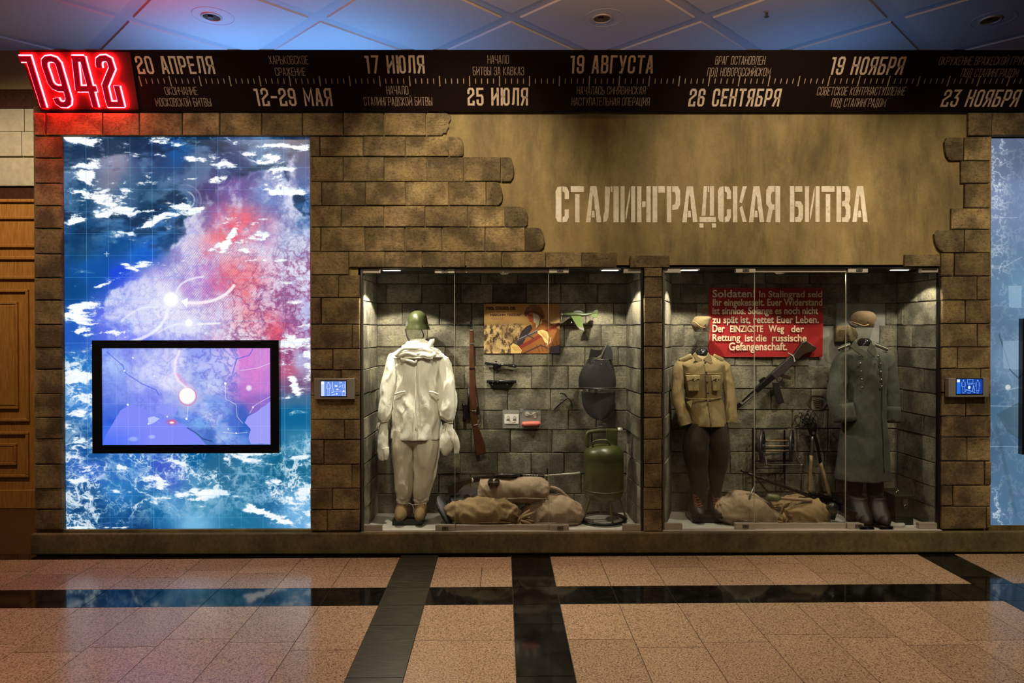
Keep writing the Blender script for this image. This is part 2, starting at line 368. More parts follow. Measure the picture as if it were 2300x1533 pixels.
def ptube(path, n=10, sub=1, flat=1.0, wr=None, power=2.0):  # path: (px,py,Y,r_px)
    pts = [U(a, b, y) for a, b, y, r in path]; rr = [r * (y + D0) / FPX for a, b, y, r in path]
    return loft(rings(pts, rr, flat, sub=sub), n, wr, power)
def pext(poly, Y0, Y1, Yref=None, holes=None):   # outline in photo pixels, front at Y0
    Yr = Y0 if Yref is None else Yref
    P = [U(x, y, Yr) for x, y in poly]
    n = len(P); V = [(p.x, Y0, p.z) for p in P] + [(p.x, Y1, p.z) for p in P]
    F = [tuple(range(n - 1, -1, -1)), tuple(range(n, 2 * n))] + [(i, (i + 1) % n, n + (i + 1) % n, n + i) for i in range(n)]
    return V, F
def disc(c, r, axis, th, n=24, r2=None):
    c = Vector(c); axis = Vector(axis).normalized(); s = axis.orthogonal().normalized(); o = axis.cross(s)
    r2 = r if r2 is None else r2
    return loft([(c, s * r, o * r), (c + axis * th, s * r2, o * r2)], n)
def torus(c, r, rr, axis=(0, 0, 1), n=32, m=8, sx=1.0):
    c = Vector(c); axis = Vector(axis).normalized(); s = axis.orthogonal().normalized(); o = axis.cross(s); V, F = [], []
    for i in range(n):
        a = 2 * math.pi * i / n; d = s * math.cos(a) * sx + o * math.sin(a)
        for k in range(m):
            b = 2 * math.pi * k / m; V.append(c + d * (r + rr * math.cos(b)) + axis * rr * math.sin(b))
    for i in range(n):
        for k in range(m):
            F.append((i * m + k, ((i + 1) % n) * m + k, ((i + 1) % n) * m + (k + 1) % m, i * m + (k + 1) % m))
    return V, F
def sphere(c, rx, ry, rz, n=14, m=8):
    c = Vector(c); R = []
    for i in range(m + 1):
        a = -math.pi / 2 + math.pi * i / m; k = max(0.02, math.cos(a))
        R.append((c + Vector((0, 0, rz * math.sin(a))), Vector((rx * k, 0, 0)), Vector((0, ry * k, 0))))
    return loft(R, n)
def nz(p, s, seed=0.0): return noise.noise(Vector(p) * s + Vector((seed, seed * 1.7, -seed)))
def folds(amp, sx, sz, seed=0.0):
    return lambda a, t, p: amp * (nz((p.x * sx, p.y * sx, p.z * sz), 1, seed) + 0.45 * nz((p.x * sx * 2.3, p.y * sx * 2.3, p.z * sz * 2.3), 1, seed + 5))

def crease(amp, sx, sz, seed=0.0, k=1.0):
    """sharp cloth creases: ridged noise stretched along the limb"""
    def f(a, t, p):
        wx, wz = nz(p, 4, seed + 9) * .06, nz(p, 3, seed + 4) * .1
        q = ((p.x + wx) * sx, (p.y + wx) * sx, (p.z + wz + p.x * .3) * sz)
        r = 1 - abs(nz(q, 1, seed)) * 2.2; r2 = 1 - abs(nz((q[0] * 2.1, q[1] * 2.1, q[2] * 2.1), 1, seed + 2)) * 2.2
        return amp * (max(r, 0) ** 2 - .35 + .45 * (max(r2, 0) ** 2 - .3) + .8 * nz(p, 5, seed))
    return f
# ------------------------------------------------------------------ setting: floor
PHI = 0.0106; CF, SF = math.cos(PHI), math.sin(PHI)
def G(a, b, z=0.0): return Vector((a * CF - b * SF, a * SF + b * CF, z))
floor = mk('floor', box(-9, 9, -9, 2.2, -0.12, -0.004), 'grout'); floor['kind'] = 'structure'
def tile(a0, a1, b0, b1, m, name='tile'):
    g = 0.0024; q = [(a0 + g, b0 + g), (a1 - g, b0 + g), (a1 - g, b1 - g), (a0 + g, b1 - g)]
    V = [G(a, b, 0.0) for a, b in q] + [G(a, b, -0.006) for a, b in q]
    mk(name, (V, [(0, 1, 2, 3), (0, 4, 5, 1), (1, 5, 6, 2), (2, 6, 7, 3), (3, 7, 4, 0)]), m, floor)
BW, WB0, WB1 = 0.328, -0.083, -0.008
A_BL, A_BR, A_GL, A_GR, A_DL, A_DR = 0.014, 0.341, -0.926, -0.607, 3.484, 3.80
fields = [(-6.9, A_GL, 'L'), (A_GR, A_BL, 'M'), (A_BR, A_DL, 'R'), (A_DR, 6.6, 'Q')]
for a0, a1, k in fields:
    tw = 0.62 if k == 'M' else 0.4125
    xs = [a0]
    if k == 'L':
        xs = [a1]
        while xs[-1] > a0 + 0.2: xs.append(xs[-1] - 0.4125)
        xs = xs[::-1]
    elif k == 'M': xs = [a0, a1]
    else:
        while xs[-1] + tw < a1 + 0.02: xs.append(xs[-1] + tw)
        if a1 - xs[-1] > 0.03: xs.append(a1)
    for i in range(len(xs) - 1):
        u0, u1 = xs[i], xs[i + 1]
        if k == 'M':
            um = (u0 + u1) / 2 + 0.07
            tile(u0, um, -0.758, -0.35, 'granite'); tile(um, u1, -0.758, -0.35, 'granite'); tile(u0, u1, -0.35, WB0, 'granite')
        else:
            bj = (-0.30, -0.52, -0.36, -0.44)[i % 4]
            tile(u0, u1, -0.758, bj, 'granite'); tile(u0, u1, bj, WB0, 'granite')
        tile(u0, u1, -1.087, -0.758, 'black_tile')
        tile(u0, u1, WB0, 0.06, 'black_tile')
        b = -1.087; j = [0.55, 0.66, 0.60, 0.5][i % 4]
        while b > -3.2:
            tile(u0, u1, b - j, b, 'granite'); b -= j; j = 0.62
        if k != 'M' and i % 1 == 0 and u1 > 5: pass
for (a0, a1, m) in ((A_BL, A_BR, 'black_tile'), (A_GL, A_GR, 'green_tile'), (A_DL, A_DR, 'black_tile')):
    b = 0.06
    for bn in (-0.083, -0.758, -1.087, -1.41, -2.08, -2.75, -3.4):
        tile(a0, a1, bn, b, m); b = bn
# floor behind, at the door
tile(-9, -4.06, 0.06, 1.6, 'brown_marble')

# ------------------------------------------------------------------ ceiling
CZ = 4.96
ceil_ = mk('ceiling', box(-9, 9, -9, 2.2, CZ, CZ + 0.1), 'ceil2'); ceil_['kind'] = 'structure'
NX, NY, PT = 0.02, 0.80, 1.874
hd = PT / 2 - 0.095
def cpanel(cx, cy):
    V = []
    for z, h in ((CZ - 0.016, hd), (CZ + 0.002, hd + 0.012)):
        V += [(cx - h, cy, z), (cx, cy - h, z), (cx + h, cy, z), (cx, cy + h, z)]
    mk('ceiling_panel', (V, [(0, 3, 2, 1), (0, 1, 5, 4), (1, 2, 6, 5), (2, 3, 7, 6), (3, 0, 4, 7)]), 'ceil', ceil_)
for i in range(-4, 5):
    for j in (-1, 0):
        if abs(NX + (i + 0.5) * PT) < 8: cpanel(NX + (i + 0.5) * PT, NY + j * PT)
        cpanel(NX + i * PT, NY + (j + 0.5) * PT)
for i, (px, py, lab) in enumerate(((475, 38, 'round recessed ceiling downlight above the date 12-29'), (1352, 42, 'round recessed ceiling downlight above the August date, dark lens'), (2225, 45, 'round recessed ceiling downlight at right edge, in shadow'))):
    p = UZ(px, py, CZ - 0.02)
    t = empty('ceiling_downlight', (p.x, p.y, CZ - 0.02), lab, 'downlight', 'ceiling downlights')
    mk('trim_ring', torus((p.x, p.y, CZ - 0.02), 0.088, 0.009), 'steel', t, True)
    mk('housing', loft([(Vector((p.x, p.y, CZ - 0.02)), Vector((0.08, 0, 0)), Vector((0, 0.08, 0))), (Vector((p.x, p.y, CZ - 0.0165)), Vector((0.078, 0, 0)), Vector((0, 0.078, 0)))], 24), 'black_gloss', t)
    mk('lamp', disc((p.x - 0.01, p.y, CZ - 0.032), 0.028, (0, 0, 1), 0.012, 12, 0.02), 'gunlight', t, label='small silver bulb')
    mk('cut_ring', torus((p.x + 0.02, p.y - 0.01, CZ - 0.0165), 0.19, 0.003, n=40, m=4), 'ceil2', t)
p = UZ(1722, 25, CZ)
sp = empty('sprinkler', (p.x, p.y, CZ - 0.016), 'tiny ceiling sprinkler on the panel above the November caption', 'sprinkler')
mk('body', disc((p.x, p.y, CZ - 0.05), 0.012, (0, 0, 1), 0.035, 10), 'dark_steel', sp)
mk('deflector', disc((p.x, p.y, CZ - 0.056), 0.024, (0, 0, 1), 0.004, 12), 'dark_steel', sp)

# ------------------------------------------------------------------ wall behind, with door
YB = 1.57
wb = mk('wall_back', box(-9, 9, YB, YB + 0.2, 0, 5.0), 'ochre_wall'); wb['kind'] = 'structure'
def bz(y): return U(40, y, YB).z
def bxx(x): return U(x, 700, YB).x
XL, XR = -8.2, bxx(200)
band = mk('dark_stone_band', box(XL, XR, YB - 0.04, YB, bz(246), bz(203)), 'brown_marble', wb)
# limestone blocks
zs = [bz(246), bz(297), bz(352)]
for r in range(2):
    x = XR - (0.0 if r else 0.35)
    xs_ = [XR, bxx(56) if r else bxx(62)]
    while xs_[-1] > XL: xs_.append(xs_[-1] - 0.62)
    for i in range(len(xs_) - 1):
        mk('stone_block', box(max(xs_[i + 1], XL) + 0.004, xs_[i] - 0.004, YB - 0.03, YB, zs[r + 1] + 0.003, zs[r] - 0.003), 'limestone', wb)
mk('cornice', box(XL, XR, YB - 0.05, YB, bz(419), bz(357)), 'limestone', wb)
mk('door_surround', box(XL, XR, YB - 0.02, YB, bz(450), bz(419)), 'brown_marble', wb)
door = mk('door_1', box(bxx(-240), bxx(120), YB - 0.025, YB, 0.0, bz(450)), 'door'); door['kind'] = 'structure'
def dmold(y, h=0.03, x1=96): mk('moulding', box(bxx(-240), bxx(x1), YB - 0.055, YB - 0.02, bz(y) - h / 2, bz(y) + h / 2), 'door', door, bevel=0.008)
for y in (452, 490, 553, 580, 624): dmold(y, 0.035)
def dframe(x0, y0, x1, y1, name, w=0.03):
    X0, X1, Z0, Z1 = bxx(x0), bxx(x1), bz(y1), bz(y0)
    V, F = join(box(X0, X1, YB - 0.05, YB - 0.02, Z1 - w, Z1), box(X0, X1, YB - 0.05, YB - 0.02, Z0, Z0 + w), box(X0, X0 + w, YB - 0.05, YB - 0.02, Z0 + w, Z1 - w), box(X1 - w, X1, YB - 0.05, YB - 0.02, Z0 + w, Z1 - w))
    mk(name, (V, F), 'door', door, bevel=0.006)
dframe(-150, 650, 70, 945, 'leaf_moulding'); dframe(-125, 677, 46, 917, 'panel_moulding')
dframe(-150, 968, 68, 1070, 'leaf_moulding'); dframe(-125, 994, 41, 1042, 'panel_moulding')
mk('raised_panel', box(bxx(-118), bxx(39), YB - 0.045, YB - 0.02, bz(910), bz(684)), 'door', door, bevel=0.015)
mk('raised_panel', box(bxx(-118), bxx(34), YB - 0.045, YB - 0.02, bz(1037), bz(1000)), 'door', door, bevel=0.015)
mk('kick_board', box(bxx(-240), bxx(120), YB - 0.045, YB - 0.02, 0.0, bz(1098)), 'door', door, bevel=0.006)

# ------------------------------------------------------------------ false wall
WT = 3.83; YW = 0.9
OP = [(140, 305, 697, 1190), (810, 601, 1445, 1194), (1488, 600, 2113, 1190), (2225, 308, 2440, 1181)]
xW0 = U(78, 700).x; xW1 = U(2560, 700).x
ox = [(U(a, 700).x, U(c, 700).x, U(a, d).z, U(a, b).z) for a, b, c, d in OP]
parts = []; x = xW0
for (a, c, z0, z1) in ox:
    parts.append(box(x, a, 0.0, YW, 0, WT)); parts.append(box(a, c, 0.0, YW, 0, z0 if z0 > 0 else 0)); parts.append(box(a, c, 0.0, YW, z1, WT)); x = c
parts.append(box(x, xW1, 0.0, YW, 0, WT))
wall = mk('wall_front', box(xW0, xW1, 0.0, YW, max(o[3] for o in ox), WT), 'plaster'); wall['kind'] = 'structure'
x = xW0
for (a, c, z0, z1) in ox:
    mk('pier', box(x, a, 0.0, YW, 0, max(o[3] for o in ox)), 'plaster', wall); mk('base_course', box(a, c, 0.0, YW, 0, z0), 'plaster', wall)
    if max(o[3] for o in ox) - z1 > 0.02: mk('lintel_panel', box(a, c, 0.0, YW, z1, max(o[3] for o in ox)), 'plaster', wall)
    x = c
mk('pier', box(x, xW1, 0.0, YW, 0, max(o[3] for o in ox)), 'plaster', wall)
pl = mk('trim_1', join(box(xW0 - 0.02, xW1, -0.045, 0.0, 0.012, U(500, 1194).z)), 'plinth', bevel=0.012); pl['kind'] = 'structure'; 
for nm, (i) in (('sill', 1), ('sill', 2)):
    a, c, z0, z1 = ox[i]
    mk(nm, box(a, c, -0.03, 0.62, z0 - 0.004, z0 + 0.002), 'case_floor', wall)
# --- bricks
def brick2d(poly, plane, Yf, Yb, m, parent, name='brick', bv=0.006):
    """poly: outline in 2-D wall coordinates; plane(a, b, depth) -> Vector"""
    n = len(poly); cx = sum(p[0] for p in poly) / n; cy = sum(p[1] for p in poly) / n
    j = random.uniform(-0.004, 0.004)
    outer = [(x, y, Yb) for x, y in poly]; mid = [(x, y, Yf + j + bv) for x, y in poly]; fr = []
    for i in range(n):
        x, y = poly[i]; dx, dy = cx - x, cy - y; L = math.hypot(dx, dy) + 1e-6
        fr.append((x + dx / L * bv * 1.35 + random.uniform(-1, 1) * 0.0015, y + dy / L * bv * 1.35 + random.uniform(-1, 1) * 0.0015, Yf + j))
    V = [plane(*p) for p in outer + mid + fr]
    F = [tuple(range(2 * n, 3 * n))]
    for i in range(n):
        k = (i + 1) % n; F += [(i, k, n + k, n + i), (n + i, n + k, 2 * n + k, 2 * n + i)]
    return mk(name, (V, F), m, parent)
front = lambda a, b, d: Vector((a, d, b))
def jit(v=0.0022): return random.uniform(-v, v)
def brickpx(x0, x1, y0, y1, brk=None, m='stone', parent=None, Yf=-0.028, Yb=0.004, ref=-0.02, gap=0.0035):
    parent = parent or wall
    A = U(x0, (y0 + y1) / 2, ref).x + gap; B = U(x1, (y0 + y1) / 2, ref).x - gap
    ym = (x0 + x1) / 2; T = U(ym, y0, ref).z - gap; Bo = U(ym, y1, ref).z + gap
    W, Hh = B - A, T - Bo
    if brk == 'r': poly = [(A, Bo), (A + W * 0.62, Bo + Hh * .02), (A + W * .68, Bo + Hh * .12), (A + W * .80, Bo + Hh * .1), (A + W * .86, Bo + Hh * .3), (A + W * .92, Bo + Hh * .38), (A + W * .9, Bo + Hh * .55), (B, Bo + Hh * .72), (B - W * .02, T - Hh * .1), (A + W * .8, T), (A, T)]
    elif brk == 'rr': poly = [(A, Bo), (A + W * .72, Bo), (A + W * .95, Bo + Hh * .18), (B, Bo + Hh * .42), (A + W * .94, Bo + Hh * .7), (A + W * .8, T - Hh * .05), (A + W * .55, T), (A, T)]
    elif brk == 'rl': poly = [(A + W * .3, Bo), (B, Bo), (B, T), (A + W * .14, T), (A, T - Hh * .2), (A + W * .04, Bo + Hh * .45), (A + W * .13, Bo + Hh * .18)]
    elif brk == 'o': poly = [(A + W * .05, Bo), (A + W * .9, Bo), (B, Bo + Hh * .15), (B, Bo + Hh * .6), (A + W * .88, T - Hh * .1), (A + W * .66, T), (A, T), (A, Bo + Hh * .1)]
    else: poly = [(A + jit(), Bo + jit()), (B + jit(), Bo + jit()), (B + jit(), T + jit()), (A + jit(), T + jit())]
    return brick2d(poly, front, Yf, Yb, m, parent)
def row(y0, y1, xs, last=None, first=None, m='stone', lm='porous'):
    for i in range(len(xs) - 1):
        b = last if i == len(xs) - 2 and last else (first if i == 0 and first else None)
        brickpx(xs[i], xs[i + 1], y0, y1, b, lm if b else m)
row(253, 305, [78, 104, 231, 314, 410, 494, 588, 680, 771, 862, 958, 1014], 'r')
row(306, 352, [697, 719, 816, 911, 1008, 1042], 'o', lm='stone')
row(352, 408, [697, 771, 863, 960, 1042, 1125, 1155], 'rr')
row(408, 462, [697, 723, 821, 912, 1009, 1092, 1130], 'rr')
row(462, 510, [697, 767, 863, 955, 1051, 1134, 1186], 'o')
row(510, 565, [697, 721, 820, 910, 993, 1090, 1180, 1224], 'rr')
row(565, 601, [784, 865, 949, 1046, 1128, 1226, 1307, 1386])
row(565, 617, [697, 784])
row(573, 601, [1415, 1504], m='porous')
ycol = [617, 668, 728, 783, 830, 888, 941, 987, 1042, 1096, 1144, 1191]; xj = [761, 722, 792, 748, 767, None, 774, 728, 791, 747, 736]
for i in range(11): row(ycol[i], ycol[i + 1], [697] + ([xj[i]] if xj[i] else []) + [809])
yl = [305, 355, 412, 462, 513, 570, 624, 674, 729, 780, 829, 884, 937, 985, 1042, 1097, 1143, 1189]
for i in range(17): brickpx(78, 140, yl[i], yl[i + 1])
ym_ = [601, 622, 668, 725, 778, 828, 882, 938, 986, 1041, 1094, 1144, 1193]
for i in range(12): brickpx(1446, 1487, ym_[i], ym_[i + 1], m='porous')
row(253, 305, [2173, 2227, 2322, 2410, 2500]); 
row(308, 361, [2120, 2164, 2224], first='rl'); row(361, 412, [2158, 2224]); row(412, 467, [2166, 2224]); row(467, 515, [2136, 2224])
row(515, 568, [2097, 2165, 2224], first='rl'); row(571, 599, [2031, 2112], m='porous'); row(568, 620, [2113, 2143, 2224])
yr = [620, 674, 727, 779, 827, 882, 934, 981, 1035, 1089, 1136, 1187]; xr_ = [2194, 2167, 2195, 2151, 2202, 2169, None, 2171, 2211, 2140, 2215]
for i in range(11): row(yr[i], yr[i + 1], [2114] + ([xr_[i]] if xr_[i] else []) + [2225])
# reveals of the big openings are the wall itself; lightbox reveals get brick returns through the wall thickness

# ------------------------------------------------------------------ show cases: back and side brickwork
YC = 0.61
def fill(xs, x0, x1):
    out = [x0] + [x for x in xs if x0 + 12 < x < x1 - 12] + [x1]; res = [out[0]]
    for a, b in zip(out, out[1:]):
        n = max(1, round((b - a) / 82)) if b - a > 112 else 1
        for k in range(1, n): res.append(a + (b - a) * (k + random.uniform(-.12, .12)) / n)
        res.append(b)
    return res
rowsL = [(596, 637, [940, 1080]), (637, 681, [867, 947, 1107, 1183, 1342]), (681, 730, [904, 987, 1060, 1254, 1378]), (730, 779, [853, 960, 1023, 1268, 1350]), (779, 822, [1067, 1153, 1241, 1389]),
         (822, 873, [1043, 1110, 1194, 1276]), (873, 921, [1030, 1140, 1237, 1397]), (921, 964, [1086, 1165, 1277]), (964, 1016, [1059, 1146, 1240]), (1016, 1064, [1117, 1193, 1267]), (1064, 1108, [1057, 1140, 1306]), (1108, 1157, [905, 985, 1090, 1180, 1290])]
def case(cname, a, c, z0, z1, pxl, pxr, rws, patch=None):
    back = mk(cname, box(a - 0.0, c + 0.0, YC, YC + 0.04, z0, z1), 'patch' if patch else 'mortar'); back['kind'] = 'structure'
    xl, xr2 = U(pxl, 900, YC).x, U(pxr, 900, YC).x
    for y0, y1, js in rws:
        xs = fill(js, pxl, pxr)
        for i in range(len(xs) - 1):
            if patch and any(q[0] <= (xs[i] + xs[i + 1]) / 2 <= q[1] and y0 >= q[2] and y1 <= q[3] for q in patch): continue
            brickpx(xs[i], xs[i + 1], y0, y1, None, 'case_stone', back, YC - 0.022, YC + 0.002, YC - 0.02, 0.003)
    # side walls: they splay a little from the front edge to the back corner
    for sgn, xf, xb, nm in ((1, a, xl, 'left'), (-1, c, xr2, 'right')):
        sw = mk('wall_' + nm + '_case', ([(xf, 0, z0), (xb, YC, z0), (xb, YC, z1), (xf, 0, z1), (xf - sgn * 0.02, 0, z0), (xf - sgn * .02, YC, z0), (xf - sgn * .02, YC, z1), (xf - sgn * .02, 0, z1)],
                [(0, 1, 2, 3), (4, 7, 6, 5), (0, 4, 5, 1), (3, 2, 6, 7), (0, 3, 7, 4), (1, 5, 6, 2)]), 'mortar'); sw['kind'] = 'structure'
        def plane(p, q, d, xf=xf, xb=xb, sgn=sgn):
            return Vector((xf + (xb - xf) * p / YC + sgn * (-d), p, q))
        zz = [U(pxl if sgn > 0 else pxr, r[0], YC).z for r in rws] + [z0 + 0.004]
        for i in range(len(rws)):
            t, b = min(zz[i], z1 - 0.003), zz[i + 1]
            if t - b < 0.02: continue
            m = random.choice([0.2, 0.3, 0.38, 0.45]) if i % 2 else random.choice([0.15, 0.33, 0.5])
            for p0, p1 in ((0.035, m), (m, YC - 0.02)):
                poly = [(p0 + .003, b + .003 + jit()), (p1 - .003, b + .003 + jit()), (p1 - .003, t - .003 + jit()), (p0 + .003, t - .003 + jit())]
                if sgn < 0: poly = poly[::-1]
                brick2d(poly, plane, -0.016, 0.001, 'case_stone', sw)
    return back
cbL = case('wall_back_left_case', *ox[1], 846, 1409, rowsL)
rowsR = [(596, 637, [1580, 1720, 1900]), (637, 681, [1527, 1600, 1930]), (681, 730, [1565, 1880, 1990]), (730, 778, [1536, 1600, 1977]), (778, 822, [1491, 1651, 1735, 1990]), (822, 872, [1699, 1786]),
         (872, 920, [1502, 1650, 1822]), (920, 962, [1697, 1780, 1860]), (962, 1014, [1560, 1700, 1790]), (1014, 1063, [1640, 1760]), (1063, 1105, [1669, 1800]), (1105, 1152, [1560, 1730, 1850, 1960])]
cbR = case('wall_back_right_case', *ox[2], 1506, 2016, rowsR, patch=[(1848, 1945, 675, 873), (1930, 1975, 815, 925)])
for k, (px0, py0, px1, py1, br) in enumerate(((1874, 728, 1924, 768, 'o'), (1823, 872, 1862, 920, 'o'))):
    pass
brickpx(1875, 1926, 730, 768, 'rr', 'porous', cbR, YC - 0.05, YC, YC - 0.03)
# carved stone with six-sided border on the right case back wall
hx = [(1812, 904), (1822, 888), (1848, 888), (1859, 903), (1846, 919), (1824, 920)]
mk('carved_border', join(*[bar(U(*hx[i], YC - .028), U(*hx[(i + 1) % 6], YC - .028), 0.007) for i in range(6)]), 'mortar', cbR)
rr_ = []
for k in range(5):
    q = U(1836, 897 + k * 4.2, YC - 0.03); rr_.append(tube([q + Vector((-.04 + .004 * k, 0, -.004)), q + Vector((0, -.005, .006)), q + Vector((.04 - .004 * k, 0, -.002))], 0.006, 6, 3))
mk('carved_rose', join(*rr_), 'porous', cbR)

# case tops
for i in (1, 2):
    a, c, z0, z1 = ox[i]
    t = mk('ceiling_case', box(a, c, 0.0, YC, z1 - 0.004, z1 + 0.02), 'black'); t['kind'] = 'structure'
def led(px, lab, w=40):
    p = U(px, 607, 0.09)
    t = empty('case_spotlight', (p.x, 0.09, 2.44), lab, 'spotlight', 'showcase spotlights')
    zt = ox[1][3] - 0.004
    mk('housing', box(p.x - 0.085, p.x + 0.085, 0.06, 0.12, zt - 0.012, zt), 'steel', t)
    mk('lens', box(p.x - 0.07, p.x + 0.07, 0.068, 0.112, zt - 0.015, zt - 0.0121), 'led', t)
led(880, 'lit showcase spotlight above the olive helmet, left case'); led(1370, 'lit showcase spotlight above the armour plate, left case')
led(1548, 'lit showcase spotlight above the pale khaki cap, right case'); led(2020, 'lit showcase spotlight at the far right of right case')
led(1720, 'dim showcase spotlight above the red banner') 
def puck(px, lab):
    a = U(px, 612, 0.2)
    t = empty('smoke_detector', (a.x, 0.2, 2.41), lab, 'detector', 'showcase smoke detectors')
    zt = ox[1][3] - 0.004
    mk('base', disc((a.x, 0.2, zt - 0.012), 0.062, (0, 0, 1), 0.012), 'paper', t)
    mk('dome', disc((a.x, 0.2, zt - 0.037), 0.03, (0, 0, 1), 0.025, 24, 0.058), 'paper', t, True)
puck(1133, 'white round detector on the left case ceiling'); puck(1751, 'white round detector on the right case ceiling')

# glass fronts
def glassfront(i, jx, lab, base, rowy, locks):
    a, c, z0, z1 = ox[i]
    X = [a + 0.01] + [U(q, 900, 0.03).x for q in jx] + [c - 0.01]
    for k in range(3):
        Yg = 0.03 if k != 1 else 0.045
        t = empty('glass_panel', ((X[k] + X[k + 1]) / 2, Yg, z0 + 0.02), lab[k], 'glass panel', base)
        mk('pane', box(X[k] + 0.002, X[k + 1] - 0.002, Yg, Yg + 0.008, z0 + 0.012, z1 - 0.03), 'glass', t)
        if k < 2: mk('polished_edge', box(X[k + 1] - 0.0035, X[k + 1] - 0.0003 , Yg - 0.001, Yg + 0.009, z0 + 0.012, z1 - 0.03), 'glass_edge', t)
        def clamp(x0, x1, top, key):
            zc = (z1 - 0.045, z1 - 0.006) if top else (z0 + 0.004, z0 + 0.05)
            mk('clamp', box(x0, x1, Yg - 0.02, Yg + 0.028, *zc), 'steel', t, bevel=0.002)
            if key:
                xm = (x0 * .45 + x1 * .55) if k == 0 else (x0 * .4 + x1 * .6)
                mk('lock', box(xm - 0.035, xm + 0.02, Yg - 0.026, Yg - 0.02, zc[0] + .008, zc[1] - .006), 'gunlight', t, bevel=0.002)
                mk('keyhole', disc((xm - 0.008, Yg - 0.0265, (zc[0] + zc[1]) / 2 + .002), 0.006, (0, -1, 0), 0.002, 10), 'black', t)
        if k == 0: clamp(X[0], X[0] + 0.15, True, False); clamp(X[0], X[0] + 0.165, False, False); clamp(X[1] - 0.17, X[1], True, True); clamp(X[1] - 0.17, X[1], False, True)
        if k == 2: clamp(X[3] - 0.15, X[3], True, False); clamp(X[3] - 0.165, X[3], False, False); clamp(X[2], X[2] + 0.17, True, True); clamp(X[2], X[2] + 0.17, False, True)
        if k == 1:
            mk('top_rail', box(X[1] + .004, X[2] - .004, Yg - 0.012, Yg + 0.02, z1 - 0.04, z1 - 0.006), 'steel', t, bevel=0.002)
            mk('bottom_rail', box(X[1] + .004, X[2] - .004, Yg - 0.012, Yg + 0.02, z0 + 0.003, z0 + 0.045), 'steel', t, bevel=0.002)
    for xx, nm in ((a, 'left'), (c, 'right')):
        s = 1 if xx == a else -1
        m = mk('trim_%d' % (2 * i + (xx == c)), box(min(xx, xx + s * 0.018), max(xx, xx + s * 0.018), 0.0, 0.035, z0, z1), 'dark_steel' if s > 0 else 'black'); m['kind'] = 'structure'
glassfront(1, (1022, 1233), ('clear glass panel in front of the white camouflage suit', 'middle glass panel in front of the soldier poster', 'glass panel in front of the green canister and armour plate'), 'left showcase glass panels', 0, 0)
glassfront(2, (1695, 1902), ('glass panel in front of the khaki uniform', 'middle glass panel in front of the red banner', 'glass panel in front of the grey greatcoat'), 'right showcase glass panels', 0, 0)
# ------------------------------------------------------------------ timeline fascia, tilted forward
FT, FB = U(1150, 112, -0.30), U(1150, 250, -0.04)     # top and bottom edge
fu = Vector((1, 0, 0)); fv = (Vector((0, FT.y, FT.z)) - Vector((0, FB.y, FB.z))); FH = fv.length; fv.normalize(); fn = fu.cross(fv).normalized()
if fn.y > 0: fn = -fn
F0 = Vector((0, FB.y, FB.z))
def FP(px, py, off=0.0):
    d = ray(px, py); t = (F0 - CP + fn * off).dot(fn) / d.dot(fn); return CP + d * t
fx0, fx1 = FP(66, 180).x, 6.6
fas = empty('timeline_board', (0, FB.y, FB.z), 'long black forward-leaning board with dates printed along the wall top', 'sign board')
A_ = Vector((fx0, FB.y, FB.z)); B_ = Vector((fx1, FB.y, FB.z)); up_ = fv * FH
q = [A_, B_, B_ + up_, A_ + up_]; q2 = [Vector((p.x, -0.036 if i > 1 else -0.032, FB.z + (FH * fv.z if i > 1 else 0))) for i, p in enumerate(q)]
mk('board', (q + q2, [(0, 1, 2, 3), (7, 6, 5, 4), (0, 4, 5, 1), (3, 2, 6, 7), (0, 3, 7, 4), (1, 5, 6, 2)]), 'fascia', fas)
c_ = 0.24
